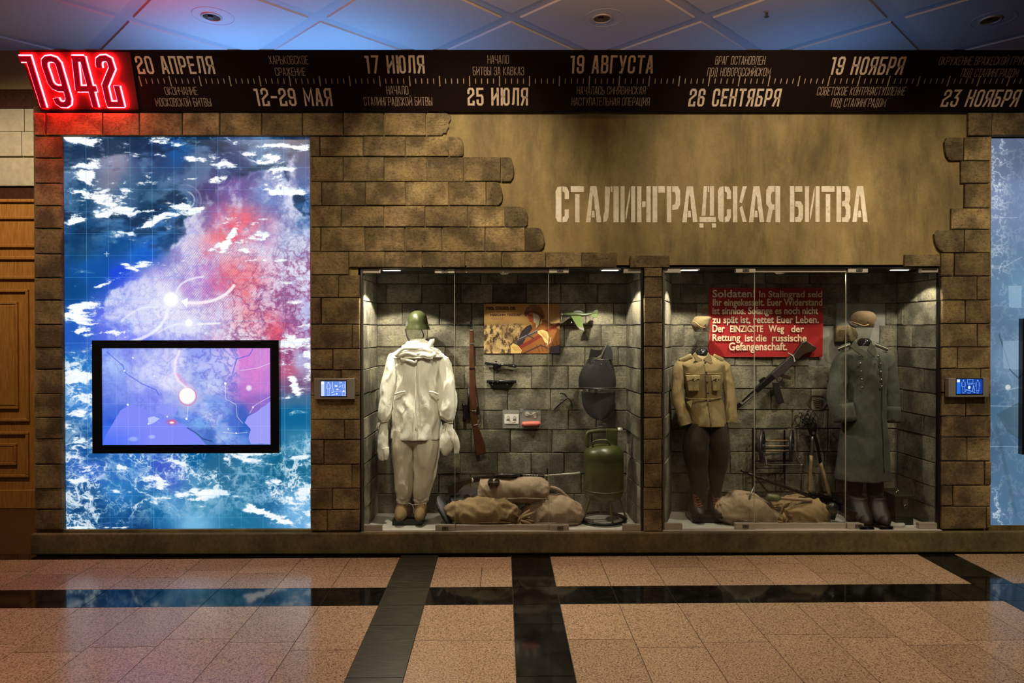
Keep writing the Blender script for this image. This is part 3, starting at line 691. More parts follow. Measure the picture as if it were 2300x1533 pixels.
GL = {
 'О': (1, [[(c_, 0), (1 - c_, 0), (1, .1), (1, .9), (1 - c_, 1), (c_, 1), (0, .9), (0, .1), (c_, 0)]]),
 'С': (1, [[(1, .7), (1, .9), (1 - c_, 1), (c_, 1), (0, .9), (0, .1), (c_, 0), (1 - c_, 0), (1, .1), (1, .3)]]),
 'А': (1, [[(0, 0), (.38, 1), (.62, 1), (1, 0)], [(.14, .27), (.86, .27)]]),
 'Б': (1, [[(.95, 1), (0, 1), (0, 0), (1 - c_, 0), (1, .1), (1, .45), (1 - c_, .55), (0, .55)]]),
 'В': (1, [[(0, 0), (0, 1), (.7, 1), (.92, .92), (.92, .62), (.7, .54), (0, .54)], [(.7, .54), (1, .44), (1, .1), (1 - c_, 0), (0, 0)]]),
 'Г': (.9, [[(1, 1), (0, 1), (0, 0)]]),
 'Д': (1.15, [[(0, -.14), (0, 0), (1, 0), (1, -.14)], [(.14, 0), (.3, 1), (.86, 1), (.86, 0)]]),
 'Е': (.9, [[(1, 1), (0, 1), (0, 0), (1, 0)], [(0, .52), (.85, .52)]]),
 'Ж': (1.5, [[(.5, 0), (.5, 1)], [(0, 1), (.46, .5), (0, 0)], [(1, 1), (.54, .5), (1, 0)]]),
 'З': (1, [[(0, .75), (0, .9), (c_, 1), (1 - c_, 1), (1, .9), (1, .62), (1 - c_, .53), (.3, .53)], [(1 - c_, .53), (1, .44), (1, .1), (1 - c_, 0), (c_, 0), (0, .1), (0, .25)]]),
 'И': (1.1, [[(0, 1), (0, 0)], [(1, 1), (1, 0)], [(0, .22), (1, .78)]]),
 'Й': (1.1, [[(0, 1), (0, 0)], [(1, 1), (1, 0)], [(0, .22), (1, .78)], [(.3, 1.17), (.7, 1.17)]]),
 'К': (1, [[(0, 0), (0, 1)], [(1, 1), (.08, .5), (1, 0)]]),
 'Л': (1.1, [[(0, 0), (.14, .08), (.26, 1), (1, 1), (1, 0)]]),
 'М': (1.35, [[(0, 0), (0, 1), (.5, .3), (1, 1), (1, 0)]]),
 'Н': (1, [[(0, 0), (0, 1)], [(1, 0), (1, 1)], [(0, .52), (1, .52)]]),
 'П': (1, [[(0, 0), (0, 1), (1, 1), (1, 0)]]),
 'Р': (1, [[(0, 0), (0, 1), (1 - c_, 1), (1, .9), (1, .52), (1 - c_, .42), (0, .42)]]),
 'Т': (1, [[(0, 1), (1, 1)], [(.5, 1), (.5, 0)]]),
 'У': (1, [[(0, 1), (.54, .36)], [(1, 1), (.42, 0), (.2, 0)]]),
 'Х': (1, [[(0, 1), (1, 0)], [(1, 1), (0, 0)]]),
 'Ц': (1.1, [[(0, 1), (0, 0), (1, 0), (1, -.14)], [(.86, 1), (.86, 0)]]),
 'Ч': (1, [[(0, 1), (0, .55), (.2, .45), (1, .45)], [(1, 1), (1, 0)]]),
 'Ь': (.95, [[(0, 1), (0, 0), (1 - c_, 0), (1, .1), (1, .42), (1 - c_, .52), (0, .52)]]),
 'Ы': (1.35, [[(0, 1), (0, 0), (.5, 0), (.66, .1), (.66, .42), (.5, .52), (0, .52)], [(1, 1), (1, 0)]]),
 'Ю': (1.4, [[(0, 0), (0, 1)], [(0, .5), (.36, .5)], [(.54, 0), (.82, 0), (1, .1), (1, .9), (.82, 1), (.54, 1), (.36, .9), (.36, .1), (.54, 0)]]),
 'Я': (1, [[(1, 0), (1, 1), (c_, 1), (0, .9), (0, .56), (c_, .46), (1, .46)], [(.42, .46), (0, 0)]]),
 '1': (.5, [[(0, .97), (.8, .97), (.8, 0)]]), '2': (1, [[(0, .74), (0, .9), (c_, 1), (1 - c_, 1), (1, .9), (1, .68), (0, .38), (0, 0), (1, 0), (1, .18)]]),
 '3': (1, [[(0, 1), (1, 1), (.45, .56), (.8, .54), (1, .44), (1, .1), (1 - c_, 0), (c_, 0), (0, .1), (0, .25)]]),
 '5': (1, [[(1, 1), (0, 1), (0, .58), (.8, .58), (1, .48), (1, .1), (1 - c_, 0), (c_, 0), (0, .1), (0, .25)]]),
 '6': (1, [[(1, .75), (1, .9), (1 - c_, 1), (c_, 1), (0, .9), (0, .1), (c_, 0), (1 - c_, 0), (1, .1), (1, .42), (1 - c_, .53), (0, .53)]]),
 '7': (1, [[(0, 1), (1, 1), (.35, 0)]]),
 '9': (1, [[(0, .25), (0, .1), (c_, 0), (1 - c_, 0), (1, .1), (1, .9), (1 - c_, 1), (c_, 1), (0, .9), (0, .57), (c_, .47), (1, .47)]]),
 '-': (.8, [[(0, .5), (1, .5)]]), ' ': (.7, []), '0': None}
GL['0'] = GL['О']
def strip(pts, w):
    """mitred stroke outline as quads in 2-D"""
    P = [Vector((a, b)) for a, b in pts]; closed = (P[0] - P[-1]).length < 1e-6; n = len(P); Lp, Rp = [], []
    for i in range(n):
        a = P[i - 1] if i > 0 else (P[-2] if closed else None); b = P[i + 1] if i < n - 1 else (P[1] if closed else None)
        d1 = (P[i] - a).normalized() if a is not None else None; d2 = (b - P[i]).normalized() if b is not None else None
        if d1 is None: d1 = d2
        if d2 is None: d2 = d1
        t = (d1 + d2); t = t.normalized() if t.length > 0.2 else d1
        nrm = Vector((-t.y, t.x)); k = 1 / max(0.45, nrm.dot(Vector((-d1.y, d1.x))))
        e = Vector((0, 0))
        if not closed and i == 0: e = -d1 * 0
        Lp.append(P[i] + nrm * w / 2 * k); Rp.append(P[i] - nrm * w / 2 * k)
    V = Lp + Rp; F = [(i, n + i, n + i + 1, i + 1) for i in range(n - 1)]
    return [(v.x, v.y) for v in V], F
def textmesh(s, P00, uu, vv, width, height, wfrac, gap=0.34, gw=0.36):
    """single-stroke lettering fitted to width x height, thin and flat"""
    w = height * wfrac; xs = []; V, F = [], []; out = []; clear = w + height * (.11 if wfrac > .1 else .085)
    sc = (width - w - (len(s) - 1) * clear) / sum(GL[ch][0] * (.55 if ch == ' ' else 1) for ch in s); x_ = 0
    for ch in s:
        g = GL[ch][0] * (.55 if ch == ' ' else 1); xs.append((x_ / sc, g)); x_ += g * sc + clear
    for ch, (x0, g) in zip(s, xs):
        for st in GL[ch][1]:
            pts = [(w / 2 + (x0 + a * g) * sc, w / 2 + b * (height - w)) for a, b in st]
            if pts[0] != pts[-1]:
                for (i, j) in ((0, 1), (-1, -2)):
                    d = Vector(pts[i]) - Vector(pts[j]); d.normalize(); e = Vector(pts[i]) + d * w / 2 * (1 if abs(d.x) + abs(d.y) < 1.3 else .3); pts[i] = (e.x, e.y)
            v2, f2 = strip(pts, w); n = len(V)
            V += [P00 + uu * a + vv * b for a, b in v2]; F += [tuple(k + n for k in f) for f in f2]
        if ch == ' ': out.append((V, F)); V, F = [], []
    out.append((V, F)); return out
def ftext(s, x0, x1, yt, yb, wf, m):
    a = FP(x0, yb, 0.002); b = FP(x1, yb, 0.002); tl = FP((x0 + x1) / 2, yt, 0.002)
    ym = (yt + yb) / 2; xa, xb = FP(x0, ym, .002).x, FP(x1, ym, .002).x
    h = (tl - FP((x0 + x1) / 2, yb, .002)).dot(fv)
    P = Vector((xa, a.y, a.z))
    for vf in textmesh(s, P, fu, fv, xb - xa, h, wf): mk('lettering', vf, m, fas)
big, thin = 0.122, 0.064
for s, x0, x1, yt, yb, k in (
    ('20 АПРЕЛЯ', 306, 480, 126, 166, 1), ('ОКОНЧАНИЕ', 370, 443, 195, 213, 0), ('МОСКОВСКОЙ БИТВЫ', 349, 474, 220, 239, 0),
    ('ХАРЬКОВСКОЕ', 604, 692, 125, 144, 0), ('СРАЖЕНИЕ', 618, 686, 152, 170, 0), ('12-29 МАЯ', 572, 745, 198, 238, 1),
    ('17 ИЮЛЯ', 820, 953, 124, 165, 1), ('НАЧАЛО', 868, 917, 193, 212, 0), ('СТАЛИНГРАДСКОЙ БИТВЫ', 817, 971, 218, 237, 0),
    ('НАЧАЛО', 1095, 1143, 124, 143, 0), ('БИТВЫ ЗА КАВКАЗ', 1062, 1177, 150, 169, 0), ('25 ИЮЛЯ', 1050, 1186, 197, 237, 1),
    ('19 АВГУСТА', 1281, 1468, 124, 165, 1), ('НАЧАЛАСЬ СИНЯВИНСКАЯ', 1296, 1450, 194, 212, 0), ('НАСТУПАТЕЛЬНАЯ ОПЕРАЦИЯ', 1284, 1459, 219, 237, 0),
    ('ВРАГ ОСТАНОВЛЕН', 1607, 1719, 126, 145, 0), ('ПОД НОВОРОССИЙСКОМ', 1589, 1731, 152, 171, 0), ('26 СЕНТЯБРЯ', 1548, 1753, 199, 239, 1),
    ('19 НОЯБРЯ', 1866, 2031, 127, 168, 1), ('СОВЕТСКОЕ КОНТРНАСТУПЛЕНИЕ', 1836, 2034, 195, 214, 0), ('ПОД СТАЛИНГРАДОМ', 1868, 1990, 221, 240, 0),
    ('ОКРУЖЕНИЕ ВРАЖЕСКОЙ ГРУППИРОВКИ', 2110, 2360, 127, 146, 0), ('ПОД СТАЛИНГРАДОМ', 2160, 2288, 154, 173, 0), ('23 НОЯБРЯ', 2118, 2290, 201, 240, 1)):
    ftext(s, x0, x1, yt, yb, big if k else thin, 'letter' if k else 'thin_letter')
tk = []
y0 = 182
k = 0; x = 315.0
while x < 2420:
    hh = 9.5 if k % 5 == 0 else 4.6; ww = 1.25 if k % 5 == 0 else 1.0
    c = FP(x, y0, 0.002); s = 1 / 276
    tk.append(([c - fu * ww * s - fv * hh * s * 1.2, c + fu * ww * s - fv * hh * s * 1.2, c + fu * ww * s + fv * hh * s * 1.2, c - fu * ww * s + fv * hh * s * 1.2], [(0, 1, 2, 3)]))
    k += 1; x += 13.45
t_ = mk('scale_ticks', join(*tk), 'thin_letter', fas); t_['kind'] = 'stuff'
# 1942, halo-lit raised numerals
num = empty('neon_numerals', FP(165, 245, 0.02), 'raised red numerals 1942 with glowing red halo outlines', 'neon sign')
def zz_(p): return (40 + p[0] / 8.214, 100 + p[1] / 8.214)
DIG = [[[(62, 255), (235, 255), (510, 1150)]],
       [[(880, 800), (770, 798), (690, 760), (635, 690), (530, 380), (525, 300), (565, 258), (650, 250), (725, 275), (780, 340), (965, 980), (960, 1060), (910, 1095), (830, 1090), (770, 1050), (735, 975)]],
       [[(1215, 205), (1265, 400), (1465, 1145)], [(1030, 253), (1258, 253)], [(1080, 205), (1150, 850)], [(1105, 803), (1478, 803)]],
       [[(1535, 418), (1520, 350), (1525, 280), (1570, 245), (1650, 240), (1715, 275), (1765, 430), (1635, 745), (1705, 1050), (1720, 1090), (1975, 1090)], [(1850, 750), (1945, 1138)]]]
def fas2(p):   # photo px -> fascia 2-D
    P = FP(*p); return ((P - F0).dot(fu), (P - F0).dot(fv))
def numeral(strokes, w, off0, off1):
    V, F = [], []
    for st in strokes:
        v2, f2 = strip([fas2(zz_(p)) for p in st], w); n = len(v2); h = n // 2
        top = [F0 + fu * a + fv * b + fn * off1 for a, b in v2]; bot = [F0 + fu * a + fv * b + fn * off0 for a, b in v2]
        b0 = len(V); V += top + bot
        for f in f2: F.append(tuple(i + b0 for i in f)); F.append(tuple(i + b0 + n for i in reversed(f)))
        for i in range(h - 1): F += [(b0 + i, b0 + i + 1, b0 + n + i + 1, b0 + n + i), (b0 + h + i + 1, b0 + h + i, b0 + n + h + i, b0 + n + h + i + 1)]
        F += [(b0, b0 + h, b0 + n + h, b0 + n), (b0 + h - 1, b0 + 2 * h - 1, b0 + n + 2 * h - 1, b0 + n + h - 1)]
    return V, F
bp_ = [FP(x, y, 0.003) for x, y in ((48, 117), (292, 117), (312, 246), (93, 246))]
mk('glow_plate', (bp_ + [p - fn * .0025 for p in bp_], [(0, 1, 2, 3), (7, 6, 5, 4), (0, 4, 5, 1), (1, 5, 6, 2), (2, 6, 7, 3), (3, 7, 4, 0)]), 'glow_tint', num)  # added plate, coloured red as the board lit by the numerals
for k, st in enumerate(DIG):
    mk('halo_light', numeral(st, 0.062, 0.012, 0.018), 'neon', num)
    mk('numeral', numeral(st, 0.044, 0.019, 0.030), 'neon_face', num)
# ------------------------------------------------------------------ stencilled title
ttl = empty('wall_title', U(1600, 500, -0.001), 'cream stencilled title painted on the ochre plaster above the showcases', 'lettering')
SW = .30
ST = {  # polygons in a 1 x 1 cell; stencil bridges left open
 'С': (.92, [[(.0, .14), (.14, .02), (.44, 0), (.44, 1), (.14, .98), (0, .86)], [(.52, 0), (.84, .02), (1, .14), (1, .36), (.68, .36), (.68, .18), (.52, .14)], [(.52, .86), (.68, .82), (.68, .64), (1, .64), (1, .86), (.84, .98), (.52, 1)]]),
 'Т': (.92, [[(0, .84), (1, .84), (1, 1), (0, 1)], [(.33, 0), (.67, 0), (.67, .78), (.33, .78)]]),
 'А': (1.08, [[(0, 0), (.3, 0), (.49, .98), (.30, 1)], [(.36, 1), (.70, 1), (1, 0), (.7, 0), (.62, .36), (.58, .36), (.53, .7), (.49, .72)], [(.36, .14), (.58, .14), (.55, .32), (.40, .32)]]),
 'Л': (1.08, [[(0, 0), (.22, .03), (.34, .14), (.46, .98), (.12, 1), (.1, .3), (.02, .2)], [(.5, .84), (.60, .84), (.60, 1), (.5, 1)], [(.66, 0), (1, 0), (1, 1), (.66, 1)]]),
 'И': (1.02, [[(0, 0), (.28, 0), (.28, 1), (0, 1)], [(.34, .06), (.40, .10), (.66, .72), (.66, .98), (.58, .84), (.34, .26)], [(.72, 0), (1, 0), (1, 1), (.72, 1)]]),
 'Н': (.95, [[(0, 0), (.32, 0), (.32, 1), (0, 1)], [(.37, .42), (.63, .42), (.63, .58), (.37, .58)], [(.68, 0), (1, 0), (1, 1), (.68, 1)]]),
 'Г': (.86, [[(0, 0), (.38, 0), (.38, 1), (0, 1)], [(.46, .82), (1, .82), (1, 1), (.46, 1)]]),
 'Р': (.94, [[(0, 0), (.34, 0), (.34, 1), (0, 1)], [(.40, .84), (.60, .84), (.66, .76), (.66, .60), (.60, .5), (.40, .48), (.40, .34), (.82, .36), (1, .5), (1, .88), (.84, 1), (.40, 1)]]),
 'Д': (1.15, [[(0, -.15), (.24, -.15), (.24, -.03), (0, -.03)], [(.76, -.15), (1, -.15), (1, -.03), (.76, -.03)], [(0, 0), (1, 0), (1, .15), (0, .15)], [(.12, .18), (.36, .18), (.46, 1), (.26, 1)], [(.50, .84), (.58, .84), (.58, 1), (.50, 1)], [(.62, .18), (.88, .18), (.88, 1), (.62, 1)]]),
 'К': (.98, [[(0, 0), (.32, 0), (.32, 1), (0, 1)], [(.37, .42), (.70, 1), (1, 1), (.64, .52), (.46, .56)], [(.66, .46), (1, 0), (.70, 0), (.46, .40)]]),
 'Я': (.98, [[(.66, 0), (1, 0), (1, 1), (.66, 1)], [(.60, .84), (.42, .84), (.34, .76), (.34, .60), (.42, .5), (.60, .5), (.60, .34), (.48, .36), (.3, 0), (0, 0), (.18, .40), (0, .5), (0, .88), (.16, 1), (.60, 1)]]),
 'Б': (.92, [[(0, 0), (.34, 0), (.34, 1), (0, 1)], [(.40, .84), (.94, .84), (.94, 1), (.40, 1)], [(.40, 0), (.82, 0), (1, .12), (1, .46), (.82, .58), (.40, .58), (.40, .44), (.60, .42), (.66, .34), (.66, .22), (.60, .15), (.40, .14)]]),
 'В': (.98, [[(0, 0), (.34, 0), (.34, 1), (0, 1)], [(.40, .84), (.6, .84), (.64, .74), (.6, .6), (.40, .58), (.40, .44), (.6, .44), (.66, .34), (.66, .22), (.6, .14), (.40, .14), (.40, 0), (.84, 0), (1, .14), (1, .42), (.88, .52), (.98, .64), (.98, .86), (.84, 1), (.40, 1)]]),
 ' ': (.42, [])}
s = 'СТАЛИНГРАДСКАЯ БИТВА'
tot = sum(ST[c][0] for c in s) + .13 * (len(s) - 1)
xa, xb = U(1248, 460, -.002).x, U(1949, 460, -.002).x; zt, zb = U(1600, 418, -.002).z, U(1600, 499, -.002).z
sc = (xb - xa) / tot; x = xa
for ch in s:
    V, F = [], []; gx = ST[ch][0]
    for kk, poly in enumerate(ST[ch][1]):
        n = len(V); V += [(x + a * gx * sc, -0.0025 - .0003 * kk, zb + b * (zt - zb)) for a, b in poly]; F.append(tuple(range(n, n + len(poly))))
    if V: mk('stencil_letter', (V, F), 'title', ttl)
    x += (gx + .13) * sc

# ------------------------------------------------------------------ generated pictures (numpy) for the luminous panels, screens and flat prints
rng = np.random.default_rng(5)
def vnoise(W, Hh, fx, fy, seed=0, octs=5, gain=0.55):
    r = np.random.default_rng(seed); out = np.zeros((Hh, W)); amp = 1; tot = 0
    for o in range(octs):
        nx, ny = max(2, int(round(fx * 2 ** o))) + 3, max(2, int(round(fy * 2 ** o))) + 3
        g = r.random((ny, nx)); X = np.linspace(0, nx - 3 - 1e-3, W) + .5; Y = np.linspace(0, ny - 3 - 1e-3, Hh) + .5
        xi, yi = X.astype(int), Y.astype(int); tx, ty = X - xi, Y - yi; tx = tx * tx * (3 - 2 * tx); ty = ty * ty * (3 - 2 * ty)
        a = g[yi][:, xi]; b = g[yi][:, xi + 1]; c = g[yi + 1][:, xi]; d = g[yi + 1][:, xi + 1]
        v = (a * (1 - tx) + b * tx) * (1 - ty)[:, None] + (c * (1 - tx) + d * tx) * ty[:, None]
        out += amp * v; tot += amp; amp *= gain
    return out / tot
def warp(img, dx, dy):
    Hh, W = img.shape; yy, xx = np.mgrid[0:Hh, 0:W]
    return img[np.clip((yy + dy).astype(int), 0, Hh - 1), np.clip((xx + dx).astype(int), 0, W - 1)]
def sm(a, b, x): t = np.clip((x - a) / (b - a), 0, 1); return t * t * (3 - 2 * t)
class Pic:
    def __init__(s, x0, y0, x1, y1, k):
        s.x0, s.y0, s.k = x0, y0, k; s.W, s.H = int((x1 - x0) * k), int((y1 - y0) * k)
        yy, xx = np.mgrid[0:s.H, 0:s.W]; s.X = x0 + (xx + .5) / k; s.Y = y0 + (yy + .5) / k; s.a = np.zeros((s.H, s.W, 3))
    def field(s, pts, p=3.0, wn=None):
        X, Y = (s.X, s.Y) if wn is None else (s.X + wn[0], s.Y + wn[1]); num_ = np.zeros((s.H, s.W, 3)); den = np.zeros((s.H, s.W))
        for x, y, r, g, b in pts:
            wgt = 1 / (((X - x) ** 2 + (Y - y) ** 2) + 120) ** (p / 2); den += wgt
            for i, c in enumerate((r, g, b)): num_[..., i] += wgt * c
        s.a = num_ / den[..., None] / 255
    def over(s, c, m): 
        m = np.clip(m, 0, 1)[..., None]; s.a = s.a * (1 - m) + np.array(c) / 255 * m
    def line(s, pts, w, c, alpha=1.0, soft=0.6):
        d = np.full((s.H, s.W), 1e9)
        for (ax, ay), (bx, by) in zip(pts, pts[1:]):
            vx, vy = bx - ax, by - ay; t = np.clip(((s.X - ax) * vx + (s.Y - ay) * vy) / (vx * vx + vy * vy + 1e-9), 0, 1)
            d = np.minimum(d, np.hypot(s.X - ax - t * vx, s.Y - ay - t * vy))
        s.over(c, alpha * sm(w / 2 + soft, w / 2 - soft + 0.01, d))
    def poly(s, pts, c, alpha=1.0, wx=0, wy=0):
        X, Y = s.X + wx, s.Y + wy; ins = np.zeros((s.H, s.W), bool); n = len(pts)
        for i in range(n):
            x0, y0 = pts[i]; x1, y1 = pts[(i + 1) % n]
            if y0 == y1: continue
            ins ^= ((Y < y0) != (Y < y1)) & (X < (x1 - x0) * (Y - y0) / (y1 - y0) + x0)
        s.over(c, ins * alpha)
    def glow(s, x, y, r, c, soft=1.5, ry=None):
        d = np.hypot(s.X - x, (s.Y - y) * (r / ry if ry else 1)); s.over(c, sm(r + soft, r - soft, d))
    def image(s, name):
        im = bpy.data.images.new(name, s.W, s.H); a = np.ones((s.H, s.W, 4), np.float32); a[..., :3] = np.clip(s.a, 0, 1)[::-1]
        im.pixels.foreach_set(a.ravel()); im.pack(); return im
def picmat(name, pic, strength, emit=True, rough=0.4, tint=(1, 1, 1)):
    a = NT(name); tx = a.n('ShaderNodeTexImage'); tx.image = pic.image(name); uv = a.n('ShaderNodeUVMap'); a.l(uv.outputs[0], tx.inputs[0]); tx.extension = 'EXTEND'
    if emit:
        a.color((0.01, 0.01, 0.01)); a.l(tx.outputs[0], a.b.inputs['Emission Color']); a.b.inputs['Emission Strength'].default_value = strength
    else: a.color(a.mix(tx.outputs[0], tint, 1.0, 'MULTIPLY'))
    a.b.inputs['Roughness'].default_value = rough; return a.m
def panel(name, x0, x1, z0, z1, Yf, th, m, parent=None, wave=0.0, nx=1, nz_=1):
    V, F, UVs = [], [], []
    for j in range(nz_ + 1):
        for i in range(nx + 1):
            u, v = i / nx, j / nz_; V.append((x0 + (x1 - x0) * u, Yf + wave * math.sin(u * 9 + v * 2) * (1 - v) , z0 + (z1 - z0) * v)); UVs.append((u, v))
    n = len(V); V += [(a, b + th, c) for a, b, c in V]; UVs += UVs
    for j in range(nz_):
        for i in range(nx):
            a = j * (nx + 1) + i; F.append((a, a + 1, a + nx + 2, a + nx + 1)); F.append((n + a, n + a + nx + 1, n + a + nx + 2, n + a + 1))
    for i in range(nx): F.append((i, n + i, n + i + 1, i + 1)); a = nz_ * (nx + 1) + i; F.append((a, a + 1, n + a + 1, n + a))
    for j in range(nz_): a = j * (nx + 1); F.append((a, a + nx + 1, n + a + nx + 1, n + a)); a += nx; F.append((a, n + a, n + a + nx + 1, a + nx + 1))
    o = mk(name, (V, F), m, parent); uvl = o.data.uv_layers.new(name='UVMap')
    for lp in o.data.loops: uvl.data[lp.index].uv = UVs[lp.vertex_index]
    return o
# --- big lightbox picture: clouds, seas, relief map, arrows
P = Pic(140, 305, 697, 1190, 1.4)
W, Hh = P.W, P.H
n1 = vnoise(W, Hh, 5, 8, 1); n2 = vnoise(W, Hh, 6, 9, 2)
wn = ((n1 - .5) * 60, (n2 - .5) * 60)
P.field([(150, 330, 60, 90, 130), (250, 350, 140, 135, 160), (240, 400, 120, 125, 150), (350, 340, 30, 60, 110), (400, 330, 5, 80, 150), (440, 370, 50, 70, 110), (520, 380, 40, 60, 110), (600, 330, 50, 90, 140), (680, 330, 80, 80, 110), (170, 440, 20, 70, 110), (270, 420, 60, 100, 140), (330, 450, 10, 60, 95), (400, 470, 20, 80, 125), (460, 440, 70, 60, 110), (530, 430, 120, 90, 160), (610, 440, 120, 140, 200), (690, 480, 30, 90, 150),
         (180, 540, 0, 60, 105), (260, 530, 5, 75, 140), (320, 560, 0, 90, 200), (365, 520, 0, 80, 160), (400, 560, 170, 160, 210), (440, 500, 130, 100, 150), (500, 500, 210, 120, 160), (545, 515, 250, 130, 150), (480, 560, 230, 150, 180), (520, 590, 255, 170, 170), (600, 540, 210, 170, 210), (670, 550, 110, 140, 190),
         (170, 640, 0, 70, 135), (220, 600, 0, 80, 160), (270, 620, 20, 70, 220), (300, 660, 110, 120, 235), (380, 680, 240, 240, 255), (350, 620, 190, 180, 240), (440, 640, 190, 140, 220), (490, 650, 220, 130, 190), (540, 640, 255, 120, 120), (540, 600, 255, 150, 140), (600, 630, 215, 120, 170), (670, 640, 190, 180, 225),
         (170, 740, 30, 90, 190), (230, 720, 90, 110, 235), (300, 740, 120, 130, 250), (390, 730, 170, 180, 255), (440, 750, 190, 190, 245), (480, 720, 225, 170, 220), (520, 720, 255, 190, 190), (570, 740, 250, 200, 215), (610, 750, 215, 70, 110), (650, 740, 200, 130, 180), (690, 720, 190, 200, 240),
         (160, 830, 30, 110, 190), (190, 900, 60, 130, 210), (160, 980, 20, 80, 140), (200, 1010, 20, 80, 150), (640, 810, 190, 90, 130), (670, 800, 180, 180, 220), (660, 860, 120, 80, 120), (665, 900, 60, 110, 150), (660, 940, 0, 100, 150), (670, 1000, 50, 130, 170),
         (200, 1060, 50, 100, 200), (300, 1040, 30, 100, 190), (370, 1060, 60, 90, 200), (430, 1030, 0, 90, 150), (490, 1060, 30, 100, 140), (560, 1050, 30, 110, 150), (610, 1060, 0, 90, 130), (680, 1050, 0, 90, 130),
         (180, 1120, 10, 70, 130), (260, 1110, 40, 120, 190), (380, 1130, 80, 150, 200), (430, 1170, 110, 180, 220), (460, 1130, 60, 140, 180), (540, 1150, 20, 110, 150), (600, 1110, 20, 100, 150), (690, 1160, 100, 170, 220), (180, 1175, 0, 60, 115), (300, 1180, 0, 60, 115), (350, 1150, 0, 90, 150)], 3.4, wn)
# land relief: pale smoke, branching dark valleys
def nf(fx, fy, sd, oc=5, g=.6): return vnoise(W, Hh, fx, fy, sd, oc, g)
def ell(cx, cy, rx, ry, ang=0.0):
    a = math.radians(ang); X, Y = P.X - cx, P.Y - cy; return np.exp(-(((X * math.cos(a) + Y * math.sin(a)) / rx) ** 2 + ((-X * math.sin(a) + Y * math.cos(a)) / ry) ** 2))
puff = nf(14, 22, 15, 6, .62)
coast = [(697, 395, 60), (600, 430, 60), (520, 470, 70), (470, 520, 60), (440, 590, 75), (380, 650, 85), (310, 690, 70), (600, 560, 140), (560, 700, 140), (660, 660, 120), (420, 760, 120), (300, 760, 60), (250, 740, 40)]
L_ = np.zeros_like(n1)
for cx, cy, r in coast: L_ = np.maximum(L_, 1.15 * np.exp(-(((P.X - cx) ** 2 + (P.Y - cy) ** 2) / r ** 2)))
land = sm(.36, .52, L_ + (puff - .5) * .75); east = land * sm(420, 520, P.X + (n1 - .5) * 80)
smoke = sm(.36, .66, nf(9, 14, 77, 6, .62) + .12 * ell(390, 680, 90, 80) + .14 * ell(540, 700, 70, 90) + .12 * ell(500, 560, 60, 60))
P.over((238, 240, 255), land * smoke * .82)
def ridged(fx, fy, sd, pw, wamp): return (1 - np.abs(warp(nf(fx, fy, sd, 6, .6), (nf(7, 11, sd + 1) - .5) * wamp, (nf(7, 11, sd + 2) - .5) * wamp) - .5) * 2) ** pw
vein = np.clip(ridged(10, 16, 11, 22, 60) + .8 * ridged(20, 32, 21, 20, 40) + .5 * ridged(40, 64, 31, 16, 20), 0, 1)
P.over((175, 60, 100), east * vein * (.12 + .75 * sm(480, 540, P.X)) * sm(560, 640, P.Y + (P.X - 560) * .4) * .85)
P.over((80, 70, 150), east * vein * .35); P.over((100, 105, 215), land * (1 - east) * vein * .35)
hd_ = ell(480, 620, 120, 110); hat = .5 + .5 * np.sin((P.X * .78 + P.Y * .62) * 1.5)
P.over((140, 60, 140), np.clip(hd_ * 1.4, 0, 1) * (hat > .6) * .30)
for cx, cy, rx, ry, an, al in ((525, 615, 50, 45, 0, .55), (505, 520, 55, 22, -25, .75), (500, 545, 45, 10, -30, .6), (640, 745, 70, 30, 20, .55), (560, 650, 40, 60, 0, .35), (535, 485, 30, 18, 20, .45)):
    P.over((250, 85, 95), ell(cx, cy, rx, ry, an) * al * sm(.36, .56, nf(8, 14, int(cx + cy), 5)))
up = sm(620, 480, P.Y) * (1 - land); P.over((150, 185, 220), up * sm(.45, .65, nf(8, 12, 91, 6, .6)) * .35); P.over((2, 32, 62), up * sm(.56, .36, nf(6, 22, 92)) * .75)
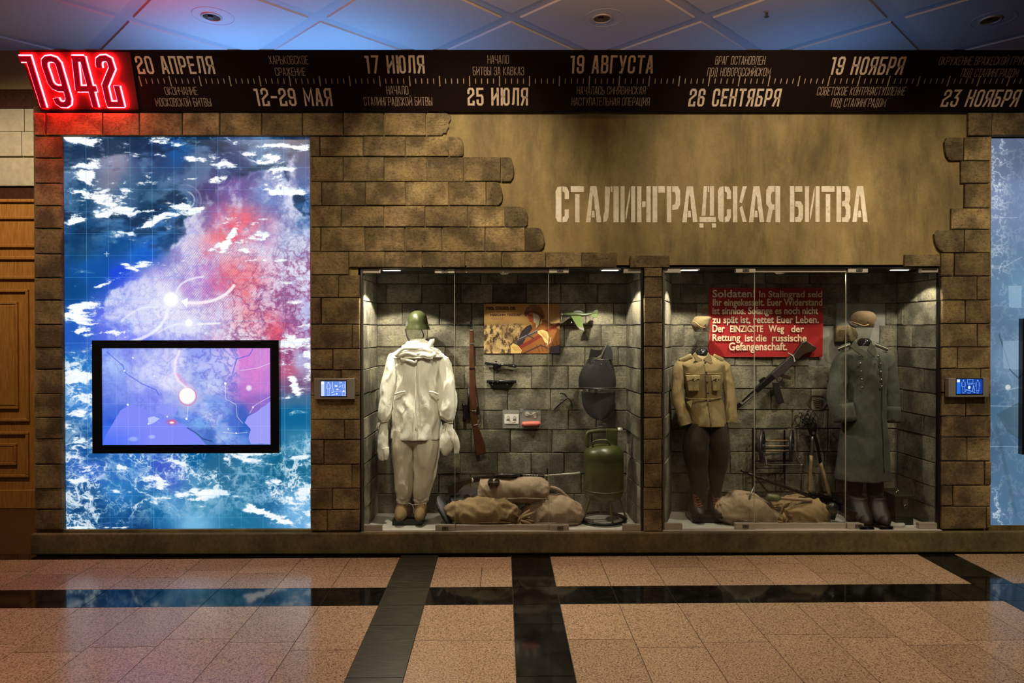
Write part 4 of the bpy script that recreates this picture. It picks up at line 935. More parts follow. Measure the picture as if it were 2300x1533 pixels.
# white cloud bands: brush strokes broken up by streaky noise
st1 = nf(7, 60, 41, 6, .66); st2 = nf(18, 40, 42, 6, .68); st = st1 * .55 + st2 * .45
B = [(180, 312, 45, 8, 5), (340, 318, 55, 12, -6), (620, 325, 60, 7, 3), (600, 345, 35, 7, 10), (180, 370, 55, 12, -12), (500, 365, 50, 8, 12), (420, 352, 60, 6, 8), (560, 345, 25, 5, 5), (500, 392, 32, 9, -18), (650, 380, 55, 8, 12), (630, 395, 40, 20, 60), (350, 402, 60, 8, -4), (420, 398, 40, 4, 0), (190, 395, 18, 30, -30),
     (655, 432, 62, 13, -4), (600, 440, 25, 10, -30), (200, 436, 26, 17, 0), (245, 455, 30, 5, 0), (165, 430, 20, 6, 0), (400, 452, 30, 14, 10), (440, 468, 30, 5, -20), (270, 470, 45, 6, -4), (330, 470, 40, 8, -6), (360, 480, 50, 7, -8), (180, 492, 40, 6, -6), (235, 480, 30, 6, -10), (320, 505, 38, 7, -22), (250, 440, 50, 18, 0), (290, 500, 30, 5, 0),
     (330, 592, 40, 9, -10), (290, 600, 30, 5, 20), (390, 586, 35, 6, -6), (170, 690, 24, 10, -15), (170, 715, 35, 8, 20), (245, 745, 40, 5, 0), (200, 770, 50, 8, 10), (180, 745, 25, 14, 0), (230, 635, 30, 4, -20),
     (520, 520, 55, 7, -55), (500, 500, 30, 8, -30), (540, 560, 60, 7, -4), (590, 528, 40, 6, -8), (560, 582, 45, 5, -4), (610, 582, 35, 5, -3), (670, 672, 30, 7, -10), (540, 500, 25, 7, 10), (580, 495, 30, 6, -20), (470, 560, 30, 5, -30),
     (660, 760, 40, 22, 10), (690, 790, 20, 40, 0), (640, 800, 40, 12, 30), (655, 860, 8, 25, -20),
     (165, 850, 30, 40, 20), (190, 900, 35, 14, 0), (160, 930, 30, 10, 10), (170, 970, 40, 16, 20), (180, 1030, 40, 18, 10), (200, 1060, 55, 14, 14), (170, 1075, 35, 14, 0), (270, 1055, 40, 10, 30), (310, 1060, 40, 8, -20), (350, 1085, 10, 24, 0), (390, 1040, 40, 7, 20),
     (370, 1120, 70, 7, -6), (330, 1130, 45, 8, 6), (470, 1108, 90, 8, 1), (440, 1118, 60, 8, 4), (530, 1118, 40, 5, 0), (600, 1100, 10, 14, 0), (630, 1115, 55, 12, 14), (680, 1110, 30, 12, -30), (615, 1080, 25, 8, 30), (480, 1065, 40, 8, 40), (470, 1045, 50, 6, -20), (560, 1035, 50, 6, 8), (660, 1030, 30, 5, -10), (570, 1020, 60, 8, 0), (600, 1160, 60, 6, 20), (690, 1170, 8, 20, 0), (170, 1187, 30, 2, 0), (250, 1187, 25, 2, 0), (300, 1075, 60, 12, 10), (230, 1120, 30, 4, 0)]
cm = np.zeros_like(n1)
for b_ in B: cm = np.maximum(cm, ell(b_[0], b_[1], b_[2] * 1.25, b_[3] * 1.5, b_[4]))
ww = warp(st, (n1 - .5) * 60, (n2 - .5) * 40)
P.over((195, 222, 245), sm(.66, .90, ww * 1.15 + cm * .2) * .5); P.over((252, 254, 255), sm(.765, .86, ww * 1.15 + cm * .27))
for cx, cy in ((415, 450), (370, 1060), (610, 1100), (175, 905)):   # little swirls
    th = np.arctan2(P.Y - cy, P.X - cx); rr0 = np.hypot(P.X - cx, P.Y - cy); P.over((235, 245, 252), sm(.5, .95, np.sin(th * 1 + rr0 * .42)) * np.exp(-(rr0 / 30) ** 2) * sm(.4, .6, st2) * .8)
# foam filaments in the lower sea and the left edge
lo = np.clip(sm(985, 1035, P.Y) * sm(1200, 1120, P.Y + 60 * (n1 - .5)) + sm(235, 175, P.X + (n1 - .5) * 60) * sm(770, 820, P.Y) + sm(640, 680, P.X) * sm(960, 1010, P.Y), 0, 1)
fil = np.clip(ridged(9, 20, 51, 12, 170) + .8 * ridged(18, 40, 61, 12, 90), 0, 1)
P.over((190, 222, 245), lo * fil * .55); P.over((250, 253, 255), lo * sm(.55, .95, fil) * sm(.45, .6, n2) * .7)
for k in range(12):
    x = 190 + 49.5 * k; P.line([(x, 305), (x, 1190)], .9, (120, 200, 255), .35 if k % 3 else .5, .5)
for k in range(18):
    y = 374 + 49.4 * k; P.line([(140, y), (697, y)], .9, (120, 200, 255), .35, .5)
P.line([(230, 568), (241, 568)], 1.2, (255, 255, 255)); P.line([(235.5, 563), (235.5, 574)], 1.2, (255, 255, 255))
def arc(p0, p1, p2, n=14): return [((1 - t) ** 2 * p0[0] + 2 * t * (1 - t) * p1[0] + t * t * p2[0], (1 - t) ** 2 * p0[1] + 2 * t * (1 - t) * p1[1] + t * t * p2[1]) for t in np.linspace(0, 1, n)]
P.line(arc((522, 640), (490, 685), (412, 678)), 7, (255, 245, 250), .9, 2); P.poly([(402, 675), (418, 667), (416, 690)], (255, 255, 255))
P.line(arc((452, 620), (400, 625), (392, 655)), 4.5, (245, 240, 255), .75, 1.5); P.line(arc((270, 770), (360, 755), (372, 696)), 7, (250, 250, 255), .75, 2)
P.line(arc((268, 720), (310, 680), (345, 690)), 4, (245, 245, 255), .6, 1.5); P.line([(440, 727), (490, 725)], 4, (255, 255, 255), .8, 1.5); P.line(arc((352, 745), (385, 725), (405, 726)), 4, (250, 250, 255), .6, 1.5)
P.over((245, 245, 255), np.exp(-(np.hypot(P.X - 380, P.Y - 671) / 30) ** 2) * .8); P.glow(380, 671, 16, (255, 255, 255), 3)
P.over((245, 245, 255), np.exp(-(np.hypot(P.X - 420, P.Y - 724) / 18) ** 2) * .7); P.glow(420, 724, 8, (255, 255, 255), 2)
def lightbox(i, pic, mat, lab, Yd, s, pxr=None):
    a, c, z0, z1 = ox[i]
    t = empty('lightbox', ((a + c) / 2, Yd, z0), lab, 'lightbox')
    panel('luminous_picture', a + .001, c - .001, z0 + .002, z1 - .002, Yd, 0.01, picmat(mat, pic, s, rough=0.25), t)
    mk('backing', box(a + .001, c - .001, Yd + 0.012, Yd + 0.05, z0 + .002, z1 - .002), 'black', t)
    return t
lb1 = lightbox(0, P, 'relief_map_picture', 'tall glowing blue and red cloud and relief map panel around the wall monitor', 0.03, 1.0)
# --- monitor
Q = Pic(229, 782, 608, 998, 3.2); W, Hh = Q.W, Q.H
n1 = vnoise(W, Hh, 6, 4, 61); n2 = vnoise(W, Hh, 6, 4, 62); wn = ((n1 - .5) * 50, (n2 - .5) * 50)
Q.field([(235, 790, 120, 150, 245), (260, 820, 170, 195, 252), (300, 790, 130, 140, 240), (350, 820, 205, 210, 255), (400, 800, 225, 220, 255), (390, 850, 225, 220, 255), (300, 860, 180, 190, 250), (260, 880, 130, 150, 240), (440, 790, 150, 165, 245), (480, 820, 190, 195, 250), (510, 800, 215, 200, 245), (450, 850, 160, 175, 245), (490, 860, 190, 200, 250), (545, 800, 225, 130, 215), (590, 800, 215, 140, 215), (570, 840, 225, 130, 210), (600, 860, 205, 130, 215), (545, 870, 200, 120, 205), (560, 900, 160, 105, 195), (595, 900, 150, 110, 210), (540, 930, 60, 95, 190), (560, 960, 30, 90, 190),
         (350, 900, 130, 140, 245), (260, 920, 70, 110, 225), (245, 950, 40, 90, 215), (300, 900, 130, 145, 245), (420, 920, 70, 110, 225), (440, 900, 50, 100, 220), (480, 920, 130, 165, 240), (480, 950, 190, 205, 250), (510, 960, 60, 120, 220), (450, 960, 120, 170, 240), (470, 980, 60, 110, 190), (520, 985, 130, 170, 240), (236, 985, 50, 110, 240)], 3.4, wn)
r2 = warp(vnoise(W, Hh, 22, 14, 71, 4, .65), (n1 - .5) * 120, (n2 - .5) * 120); rid = (1 - np.abs(r2 - .5) * 2) ** 7
Q.over((80, 95, 205), rid * (.6 - .45 * sm(530, 545, Q.X)) * sm(380, 440, Q.X + 0 * Q.Y) + rid * .3 * sm(430, 380, Q.X)); Q.over((235, 238, 255), sm(.55, .75, n1) * .4 * sm(540, 500, Q.X))
wx, wy = (warp(n1, 40 * n2, 0) - .5) * 14, (n2 - .5) * 14
sea = [(229, 998), (236, 975), (250, 950), (268, 920), (290, 906), (320, 918), (345, 935), (362, 942), (380, 935), (392, 940), (402, 950), (420, 958), (440, 978), (462, 998)]
Q.poly(sea, (128, 138, 250), 1, wx * .6, wy * .6); Q.over((75, 115, 248), sm(350, 240, Q.X) * sm(940, 1000, Q.Y) * .9 * (Q.Y > 930))
Q.poly([(350, 912), (375, 905), (398, 902), (402, 920), (392, 932), (372, 934), (350, 925)], (140, 150, 248), .9, wx * .6, wy * .6)
Q.poly([(608, 900), (590, 912), (570, 925), (556, 936), (548, 950), (560, 965), (556, 985), (562, 998), (608, 998)], (158, 158, 250), 1, wx, wy)
Q.poly([(330, 938), (345, 934), (358, 940), (345, 948), (333, 952)], (195, 205, 250), .9, wx * .5, wy * .5)
Q.line([(420, 960), (440, 972), (455, 985), (475, 990)], 2, (20, 40, 110), .7, 1.5)
for pl_ in ([(240, 790), (275, 820), (280, 835), (285, 840), (320, 862), (350, 875), (355, 885)], [(568, 784), (560, 798), (532, 806), (522, 840)]): Q.line(pl_, 1.8, (60, 90, 215), .75, 1)
for pl_ in ([(506, 860), (506, 895), (530, 908), (532, 935), (545, 950)], [(608, 890), (580, 905), (570, 912), (560, 928)], [(422, 905), (420, 938)], [(540, 832), (580, 826), (608, 815)], [(500, 970), (530, 973), (555, 970)]): Q.line(pl_, 1, (245, 245, 255), .8, .6)
Q.line([(403, 788), (394, 810), (392, 835), (400, 855), (418, 870)], 5, (255, 240, 250), .85, 3); Q.line([(398, 840), (408, 852), (420, 864)], 5, (250, 120, 190), .45, 4)
for x in (261, 287, 312, 337, 386, 535, 586): Q.line([(x, 782), (x, 998)], .6, (220, 230, 255), .3, .4)
for y in (858, 906, 957): Q.line([(229, y), (608, y)], .6, (220, 230, 255), .3, .4)
for x, y, r in ((506, 861, 2.8), (418, 940, 2.6), (286, 908, 2.4), (530, 972, 1.8), (279, 832, 1.8), (568, 914, 2), (298, 803, 2), (375, 935, 1.5), (332, 951, 1.6), (512, 963, 1.6), (346, 844, 1.6)): Q.glow(x, y, r, (255, 255, 255), .8)
Q.glow(559, 871, 6, (240, 225, 250), 3); Q.glow(340, 980, 7, (170, 185, 250), 4, 4); Q.glow(298, 985, 10, (150, 175, 250), 5, 5)
Q.over((255, 235, 240), np.exp(-(np.hypot(Q.X - 420, Q.Y - 889) / 26) ** 2) * .7); Q.over((235, 120, 170), (np.abs(np.hypot(Q.X - 421, Q.Y - 890) - 19.5) < 1.2) * .8)
Q.glow(420, 888, 18, (255, 253, 252), 1.5); Q.over((255, 70, 70), np.exp(-(((Q.X - 385) / 9) ** 2 + ((Q.Y - 947) / 5) ** 2)) * .9); Q.glow(385, 948, 5, (255, 240, 240), 2, 2.5)
ppx = 300
mon = empty('wall_monitor', U(417, 1017, -0.01), 'black-framed wall monitor showing a bright blue and pink coastal map', 'monitor')
a, b = U(206, 764, -.015), U(627, 1017, -.015); c, d = U(229, 782, -.01), U(608, 998, -.01)
mk('bezel', box(a.x, b.x, -.015, .03, d.z - .0, d.z - (d.z - b.z)), 'black_gloss', mon); mk('bezel', box(a.x, b.x, -.015, .03, c.z, a.z), 'black_gloss', mon)
mk('bezel', box(a.x, c.x, -.015, .03, d.z, c.z), 'black_gloss', mon); mk('bezel', box(d.x, b.x, -.015, .03, d.z, c.z), 'black_gloss', mon)
panel('screen', c.x, d.x, d.z, c.z, -.008, .008, picmat('coast_map_picture', Q, 1.0, rough=0.15), mon)
# --- right lightbox: pale blue scratched photograph
R = Pic(2225, 308, 2440, 1181, 1.2); W, Hh = R.W, R.H; n1 = vnoise(W, Hh, 3, 8, 81); n2 = vnoise(W, Hh, 8, 30, 82, 5, .65)
R.field([(2230, 320, 110, 125, 155), (2290, 320, 95, 110, 140), (2240, 450, 130, 150, 190), (2290, 450, 120, 145, 180), (2250, 600, 105, 135, 165), (2290, 640, 110, 150, 185), (2240, 720, 95, 125, 155), (2290, 800, 120, 150, 180), (2240, 900, 75, 110, 140), (2290, 900, 110, 140, 165), (2240, 1000, 75, 105, 135), (2290, 1050, 85, 120, 150), (2250, 1150, 85, 120, 155), (2400, 700, 60, 80, 100)], 3, ((n1 - .5) * 40, (n1 - .5) * 60))
scr = (1 - np.abs(n2 - .5) * 2) ** 16; msk = np.exp(-((R.X - 2245) / 22) ** 2) * (sm(480, 400, np.abs(R.Y - 0) * 0 + R.Y) * .6 + .5 * np.exp(-((R.Y - 590) / 60) ** 2) + .5 * np.exp(-((R.Y - 470) / 60) ** 2) + .7 * np.exp(-((R.Y - 1150) / 50) ** 2)) + .15
R.over((225, 235, 245), scr * msk * 1.3)
for pl_ in ([(2226, 458), (2258, 458)], [(2226, 487), (2290, 486)], [(2226, 595), (2262, 596), (2300, 575)], [(2226, 1003), (2300, 1004)], [(2226, 911), (2300, 912)]): R.line(pl_, 1, (220, 235, 245), .7)
R.line([(2250, 750), (2263, 790), (2275, 830), (2296, 850)], 3, (60, 80, 95), .7); R.poly([(2258, 765), (2300, 763), (2300, 830), (2260, 826)], (150, 178, 205), .7)
R.poly([(2270, 640), (2300, 640), (2300, 690), (2272, 688)], (160, 190, 215), .7); R.poly([(2245, 930), (2300, 900), (2300, 990), (2270, 970)], (60, 85, 100), .5)
R.glow(2270, 869, 6, (215, 225, 235), 2); R.line([(2270, 875), (2300, 868)], 3, (170, 190, 205), .6); R.line([(2245, 960), (2290, 1160)], 7, (65, 90, 110), .4, 3)
lb2 = lightbox(3, R, 'archive_photo_picture', 'pale blue backlit photograph panel with scratches at the right edge', 0.03, 0.85)
k2 = empty('wall_monitor', U(2400, 1020, -.01), 'black monitor frame edge on the pale blue panel at the right', 'monitor')
a, b = U(2297, 715, -.015), U(2560, 1020, -.015); mk('bezel', box(a.x, b.x, -.015, .03, b.z, a.z), 'black_gloss', k2)
panel('screen', a.x + .08, b.x - .08, b.z + .06, a.z - .06, -.018, .003, 'black_gloss', k2)
# --- info tablets
def tablet(x0, y0, x1, y1, sx0, sy0, sx1, sy1, pic, nm, lab, s):
    t = empty('info_tablet', U((x0 + x1) / 2, y1, -.08), lab, 'tablet', 'info tablets beside the showcases')
    a, b = U(x0, y0, -.08), U(x1, y1, -.08); mk('housing', box(a.x, b.x, -.08, -.028, b.z, a.z), 'tablet', t, bevel=.004)
    c, d = U(sx0, sy0, -.083), U(sx1, sy1, -.083); mk('screen_frame', box(c.x - .006, d.x + .006, -.0815, -.079, d.z - .008, c.z + .008), 'black', t)
    panel('screen', c.x, d.x, d.z, c.z, -.083, .001, picmat(nm, pic, s, rough=.2), t)
def person_icon(T, cx, y0, h, col, coat=False):
    T.glow(cx, y0 + h * .06, h * .05, col, .3); b = y0 + h
    T.line([(cx - h * .03, y0 + h * .14), (cx - h * .14, y0 + h * .22), (cx - h * .16, y0 + h * .5)], .6, col, 1, .3); T.line([(cx + h * .03, y0 + h * .14), (cx + h * .14, y0 + h * .22), (cx + h * .16, y0 + h * .5)], .6, col, 1, .3)
    hb = .78 if coat else .5
    T.line([(cx - h * .09, y0 + h * .24), (cx - h * .1, y0 + h * hb), (cx + h * .1, y0 + h * hb), (cx + h * .09, y0 + h * .24)], .6, col, 1, .3)
    T.line([(cx - h * .07, y0 + h * hb), (cx - h * .05, b), (cx, b - h * .05), (cx + h * .05, b), (cx + h * .07, y0 + h * hb)], .6, col, 1, .3)
T1 = Pic(721, 856, 777, 889, 9); T1.a[:] = np.array((105, 145, 235)) / 255; T1.poly([(721, 856), (728.5, 856), (728.5, 889), (721, 889)], (205, 222, 255))
T1.poly([(721.5, 856.5), (728, 856.5), (728, 862.5), (721.5, 862.5)], (250, 252, 255)); wc = (235, 242, 255)
person_icon(T1, 738, 857, 31, wc); T1.line([(747.3, 857), (747, 868), (748.5, 877)], 1, wc); T1.poly([(752, 864), (758, 865), (758, 868), (752, 868)], wc); T1.glow(758, 874, 3, wc, .5, 1.6); T1.line([(753, 879), (767, 878)], .8, wc); T1.glow(756.5, 884, 2, wc, .5)
T1.line([(761, 857), (768, 859)], 1, wc); T1.line([(762, 861), (767, 859)], .8, wc); T1.line([(762, 869), (766, 866)], 1.2, wc); T1.line([(769, 864), (774, 864), (774.5, 871), (769.5, 871), (769, 864)], .7, wc); T1.line([(769, 878), (775, 878), (775, 888), (769, 888), (769, 878)], .8, wc); T1.glow(772, 878, 2.4, wc, .4); T1.line([(745, 881), (751, 879)], 1.3, wc); T1.line([(745, 887), (752, 885)], 1.3, wc)
T1.line([(776, 856), (776, 889)], .8, wc)
tablet(705, 850, 795, 896, 721, 856, 777, 889, T1, 'icon_screen_one', 'brown-grey info tablet with pale blue icon screen, left of the white suit', 1.0)
T2 = Pic(2149, 851, 2207, 884, 9); T2.a[:] = np.array((8, 60, 160)) / 255; T2.poly([(2149, 851), (2157, 851), (2157, 884), (2149, 884)], (35, 110, 225)); T2.poly([(2149.5, 852), (2156, 852), (2156, 858), (2149.5, 858)], (235, 245, 255)); wc = (150, 195, 255)
person_icon(T2, 2164, 852, 31, wc); person_icon(T2, 2196, 852, 31, wc, True); T2.line([(2173, 852), (2186, 852), (2185, 860), (2173, 860), (2173, 852)], .8, wc); T2.line([(2174, 863), (2189, 861)], 1, wc); T2.glow(2177, 869.5, 3, (215, 232, 255), .5, 4); T2.line([(2186.5, 865), (2184.5, 877)], 1.2, wc); T2.line([(2186.5, 865), (2189, 877)], 1.2, wc); T2.line([(2169, 874), (2190, 881)], 1.3, wc); T2.line([(2171, 875), (2168, 880)], 1, wc); T2.line([(2173, 882), (2180, 882)], 1.2, wc)
tablet(2131, 849, 2221, 891, 2149, 851, 2207, 884, T2, 'icon_screen_two', 'brown-grey info tablet with dark blue icon screen, right of the greatcoat', 1.0)
# ================================================================== objects in the left case
def fold_cloth(amp, sx, sz, seed): return folds(amp, sx, sz, seed)
def E(name, px, py, Y, lab, cat, group=None): return empty(name, U(px, py, Y), lab, cat, group)
FZ = ox[1][2] + 0.002        # case floor
# ---- white camouflage suit
YM = 0.31
m1 = empty('mannequin', (U(915, 1175, YM).x, YM, FZ), 'mannequin in an off-white camouflage suit with hood, mittens and felt boots', 'mannequin', 'museum mannequins')
b = U(882, 1181, YM - .1); e = U(949, 1167, YM - .1)
mk('base', box(b.x, e.x, YM - .13, YM + .13, FZ, FZ + .05), 'black', m1, bevel=.004)
mk('support_post', tube([Vector((U(925, 1100, YM).x, YM + .04, FZ + .04)), U(925, 1120, YM + .04)], .02, 10), 'black', m1)
mk('head', loft(vrings([(921, 946, 775, .04), (921, 946, 764, .045), (913, 954, 755, .075), (910, 957, 742, .09), (911, 958, 728, .095), (918, 953, 712, .07), (932, 938, 706, .01)], YM, 3), 20), 'acrylic', m1, True)
wr = folds(.016, 9, 2.2, 3)
jc = crease(.015, 11, 1.5, 2)
def jwr(a, t, p): return .012 * math.sin(a * 9 + nz((p.x * 3, p.y * 3, p.z * 3), 1) * 5) * (t ** 1.2) + jc(a, t, p)
jk = mk('jacket', loft(vrings([(916, 955, 768, .055), (908, 968, 776, .075), (893, 985, 787, .10), (882, 997, 797, .125), (884, 994, 815, .135), (888, 990, 840, .135), (887, 988, 880, .13), (883, 988, 920, .135), (880, 990, 955, .145), (878, 991, 980, .15), (881, 988, 980, .14), (890, 980, 950, .12)], YM, 8), 84, jwr, caps=False), 'white_cloth', m1, True)
mk('placket', tube([U(934, y, YM - .148 - .004 * math.sin(y * .1)) for y in range(822, 972, 12)], .006, 6, 2, .6), 'white_cloth', jk, True)
for x0, x1 in ((886, 910), (964, 985)):
    mk('pocket_flap', tube([U(x0, 886 if x0 < 900 else 879, YM - .125), U((x0 + x1) / 2, 881, YM - .14), U(x1, 879 if x0 < 900 else 886, YM - .13)], .008, 6, 3, .5), 'white_cloth', jk, True)
def hwr(a, t, p): return .014 * nz((p.x * 16, p.y * 9, p.z * 26), 1, 8) + .006 * math.sin(p.z * 170 + 2 * math.sin(a * 2))
mk('hood', loft(vrings([(884, 996, 803, .14), (888, 992, 795, .145), (893, 985, 787, .14), (902, 975, 779, .125), (912, 965, 771, .10), (918, 957, 764, .075), (920, 953, 760, .06)], YM - .012, 5), 60, hwr, caps=False), 'white_cloth', m1, True)
hd = []
for pts, r in (([(895, 800), (912, 792), (932, 797), (936, 803)], .017), ([(937, 802), (950, 796), (966, 800), (978, 794)], .019), ([(900, 806), (918, 809), (932, 813), (936, 805)], .011), ([(889, 799), (905, 783), (925, 781), (948, 783), (972, 790)], .015), ([(940, 790), (955, 802), (972, 804)], .012)):
    hd.append(tube([U(x, y, YM - .135 - .02 * math.sin(i)) for i, (x, y) in enumerate(pts)], r, 10, 5, .6, folds(.004, 30, 30, 2)))
mk('hood_fold', join(*hd), 'white_cloth', m1, True)
mk('hood_tab', ptube([(963, 782, YM - .1, 4), (967, 772, YM - .1, 5.5), (971, 764, YM - .1, 5.5), (971, 761, YM - .1, 4)], 10, 3, .5), 'white_cloth', m1, True)
swr = crease(.016, 13, 2.6, 11)
for path, mit, thumb, cord in (
    ([(890, 799, YM, 9), (882, 812, YM - .01, 13), (875, 850, YM - .02, 15), (869, 890, YM - .04, 14.5), (865, 920, YM - .06, 13), (863, 940, YM - .07, 10), (863, 948, YM - .075, 6.5)],
     [(863, 947, YM - .075, 6.5), (862, 962, YM - .075, 9), (860, 990, YM - .08, 12), (860, 1010, YM - .08, 12.5), (859, 1022, YM - .08, 11.5), (857, 1030, YM - .08, 8), (856, 1033, YM - .08, 4)],
     [(866, 1005, YM - .1, 8), (868, 1020, YM - .11, 6.5), (867, 1032, YM - .11, 4)], (862, 948)),
    ([(988, 799, YM, 9), (997, 812, YM - .01, 13), (1002, 850, YM - .02, 17), (1003, 885, YM - .04, 20), (1004, 915, YM - .06, 20), (1008, 937, YM - .07, 14), (1011, 949, YM - .075, 6)],
     [(1011, 948, YM - .075, 6), (1008, 962, YM - .075, 11), (1005, 982, YM - .08, 15.5), (1003, 1002, YM - .08, 14.5), (1001, 1014, YM - .08, 11), (1000, 1022, YM - .08, 5)],
     [(1010, 965, YM - .08, 9), (1021, 985, YM - .1, 9), (1026, 1003, YM - .1, 7), (1025, 1018, YM - .1, 5)], (1011, 949))):
    mk('sleeve', ptube(path, 44, 9, .85, swr), 'white_cloth', m1, True)
    mt = mk('mitten', join(ptube(mit, 20, 5, .6, crease(.006, 26, 12, 4)), ptube(thumb, 14, 5, .8)), 'white_cloth', m1, True)
    cx, cy = cord
    p = U(cx, cy, YM - .075)
    mk('drawstring', join(torus(p, .026, .004, (0, 0.2, 1), 16, 5), tube([p + Vector((-.03, -.02, 0)), p + Vector((-.05, -.03, -.01)), p + Vector((-.06, -.03, -.05))], .004, 5, 3), tube([p + Vector((-.03, -.02, 0)), p + Vector((-.045, -.035, -.03)), p + Vector((-.04, -.03, -.06))], .004, 5, 3)), 'cord', mt, True)
twr = crease(.013, 12, 2.0, 21)
def tw2(a, t, p): return twr(a, t, p) + (.004 * math.sin(p.z * 120 + math.sin(a * 3) * 2) if t > .7 else 0)
tr = mk('trousers', loft(vrings([(884, 986, 948, .11), (880, 987, 980, .12), (882, 984, 992, .10), (900, 964, 1000, .06)], YM, 3), 36, twr), 'pants_cloth', m1, True)
for rows_ in ([(883, 930, 962, .10), (881, 931, 1000, .11), (883, 931, 1035, .105), (886, 930, 1060, .10), (889, 929, 1085, .09), (891, 926, 1105, .08), (891, 921, 1120, .065), (894, 916, 1131, .05), (896, 914, 1134, .03)],
              [(928, 982, 962, .10), (926, 986, 1000, .11), (927, 983, 1035, .105), (928, 979, 1060, .10), (928, 972, 1085, .09), (928, 965, 1105, .08), (929, 960, 1122, .065), (931, 957, 1131, .05), (934, 955, 1134, .03)]):
    mk('trouser_leg', loft(vrings(rows_, YM - .01, 8), 48, tw2), 'pants_cloth', m1, True)
mk('leg_tie', join(tube([U(893, 1128, YM - .065), U(906, 1131, YM - .075), U(917, 1129, YM - .06), U(927, 1133, YM - .08), U(940, 1132, YM - .075), U(957, 1129, YM - .05)], .004, 5, 4), tube([U(926, 1133, YM - .08), U(930, 1143, YM - .08), U(929, 1153, YM - .08)], .0035, 5, 3)), 'cord', m1, True)
for x0, x1 in ((885, 914), (929, 957)):
    zt = FZ + .052
    c0 = U((x0 + x1) / 2, 1150, YM - .1); w = (U(x1, 1150, YM - .1).x - U(x0, 1150, YM - .1).x) / 2
    R_ = []
    for z, yy, ry, k in ((0, -.04, .155, .80), (.012, -.045, .165, .93), (.04, -.045, .165, 1), (.07, -.035, .145, .97), (.10, -.01, .11, .88), (.13, .02, .085, .76), (.17, .03, .07, .7), (.20, .03, .06, .66)):
        R_.append((Vector((c0.x, YM + yy, zt + z)), Vector((w * k, 0, 0)), Vector((0, ry, 0))))
    mk('felt_boot', loft(R_, 26), 'felt', m1, True, 1)
# ---- helmet
hm = E('helmet', 937, 741, YM, 'olive green steel helmet on the clear head of the white suit mannequin', 'helmet')
mk('shell', loft(vrings([(910, 966, 740, .125), (911, 965, 736, .122), (914, 962, 728, .115), (915, 960, 718, .11), (919, 957, 708, .095), (924, 952, 702, .07), (931, 946, 698, .035), (937, 940, 697, .005)], YM, 4), 36), 'helmet', hm, True)
c = U(938, 739.5, YM); mk('rim', torus(c, .115, .004, (0, 0, 1), 40, 6, 1.0), 'helmet', hm, True)
mk('chin_strap', tube([U(911, 740, YM - .05), U(913, 752, YM - .06), U(918, 763, YM - .06), U(923, 769, YM - .07)], .006, 6, 4), 'leather', hm, True)
mk('chin_strap', tube([U(947, 741, YM + .05), U(951, 752, YM + .05), U(948, 764, YM + .04)], .005, 6, 4), 'leather', hm, True)
# ---- rifle with telescopic sight, hanging muzzle up
YR = 0.545
rf = E('rifle', 1077, 1022, YR, 'long bolt-action rifle with red-brown stock hung muzzle up beside the poster', 'rifle')
mk('barrel', ptube([(1058.5, 722, YR, 1.6), (1059, 760, YR, 2.0), (1059.5, 800, YR, 2.4)], 12), 'gunmetal', rf, True)
mk('front_sight', pext([(1056, 722), (1061, 722), (1061, 731), (1056, 731)], YR - .012, YR + .006), 'gunmetal', rf)
mk('cleaning_rod', ptube([(1062.5, 728, YR, .6), (1063.5, 772, YR, .6)], 8), 'gunlight', rf, True)
mk('stock', pext([(1055, 740), (1063, 740), (1065, 800), (1067, 850), (1069, 890), (1071, 912), (1070, 935), (1073, 952), (1081, 975), (1090, 1000), (1091, 1018), (1070, 1023), (1066, 1005), (1063, 965), (1058, 945), (1055, 920), (1054, 870), (1054, 800)], YR - .022, YR + .02), 'wood_red', rf, bevel=.006)
mk('barrel_band', pext([(1054, 769), (1065, 769), (1065, 773), (1054, 773)], YR - .026, YR + .022), 'gunlight', rf); mk('barrel_band', pext([(1054, 826), (1067, 826), (1067, 829), (1054, 829)], YR - .026, YR + .022), 'gunmetal', rf)
mk('receiver', ptube([(1053, 868, YR - .01, 3), (1053, 925, YR - .01, 3.4)], 12), 'gunmetal', rf, True)
mk('telescopic_sight', ptube([(1041, 905, YR - .02, 4.2), (1042, 913, YR - .02, 4.2), (1043, 916, YR - .02, 2.8), (1043, 933, YR - .02, 2.8), (1043, 936, YR - .02, 3.8), (1043, 947, YR - .02, 3.8)], 14), 'gunmetal', rf, True)
mk('sight_mount', pext([(1044, 907), (1056, 912), (1056, 938), (1044, 940)], YR - .014, YR + .0), 'gunmetal', rf, bevel=.003)
mk('bolt_handle', join(ptube([(1055, 921, YR - .03, 1), (1066, 923, YR - .04, 1.2)], 8), sphere(U(1067, 923, YR - .04), .012, .012, .012)), 'gunlight', rf, True)
mk('magazine', pext([(1068, 908), (1074, 914), (1076, 930), (1069, 934)], YR - .012, YR + .01), 'gunmetal', rf, bevel=.003)
mk('sling', tube([U(1064, 800, YR + .01), U(1067, 850, YR + .01), U(1073, 900, YR + .01), U(1079, 940, YR + .0), U(1071, 956, YR - .01)], .005, 6, 4), 'leather', rf, True)
mk('sling_wire', ptube([(1064, 955, YR - .026, .7), (1073, 952, YR - .026, .7)], 6), 'pale_metal', rf)
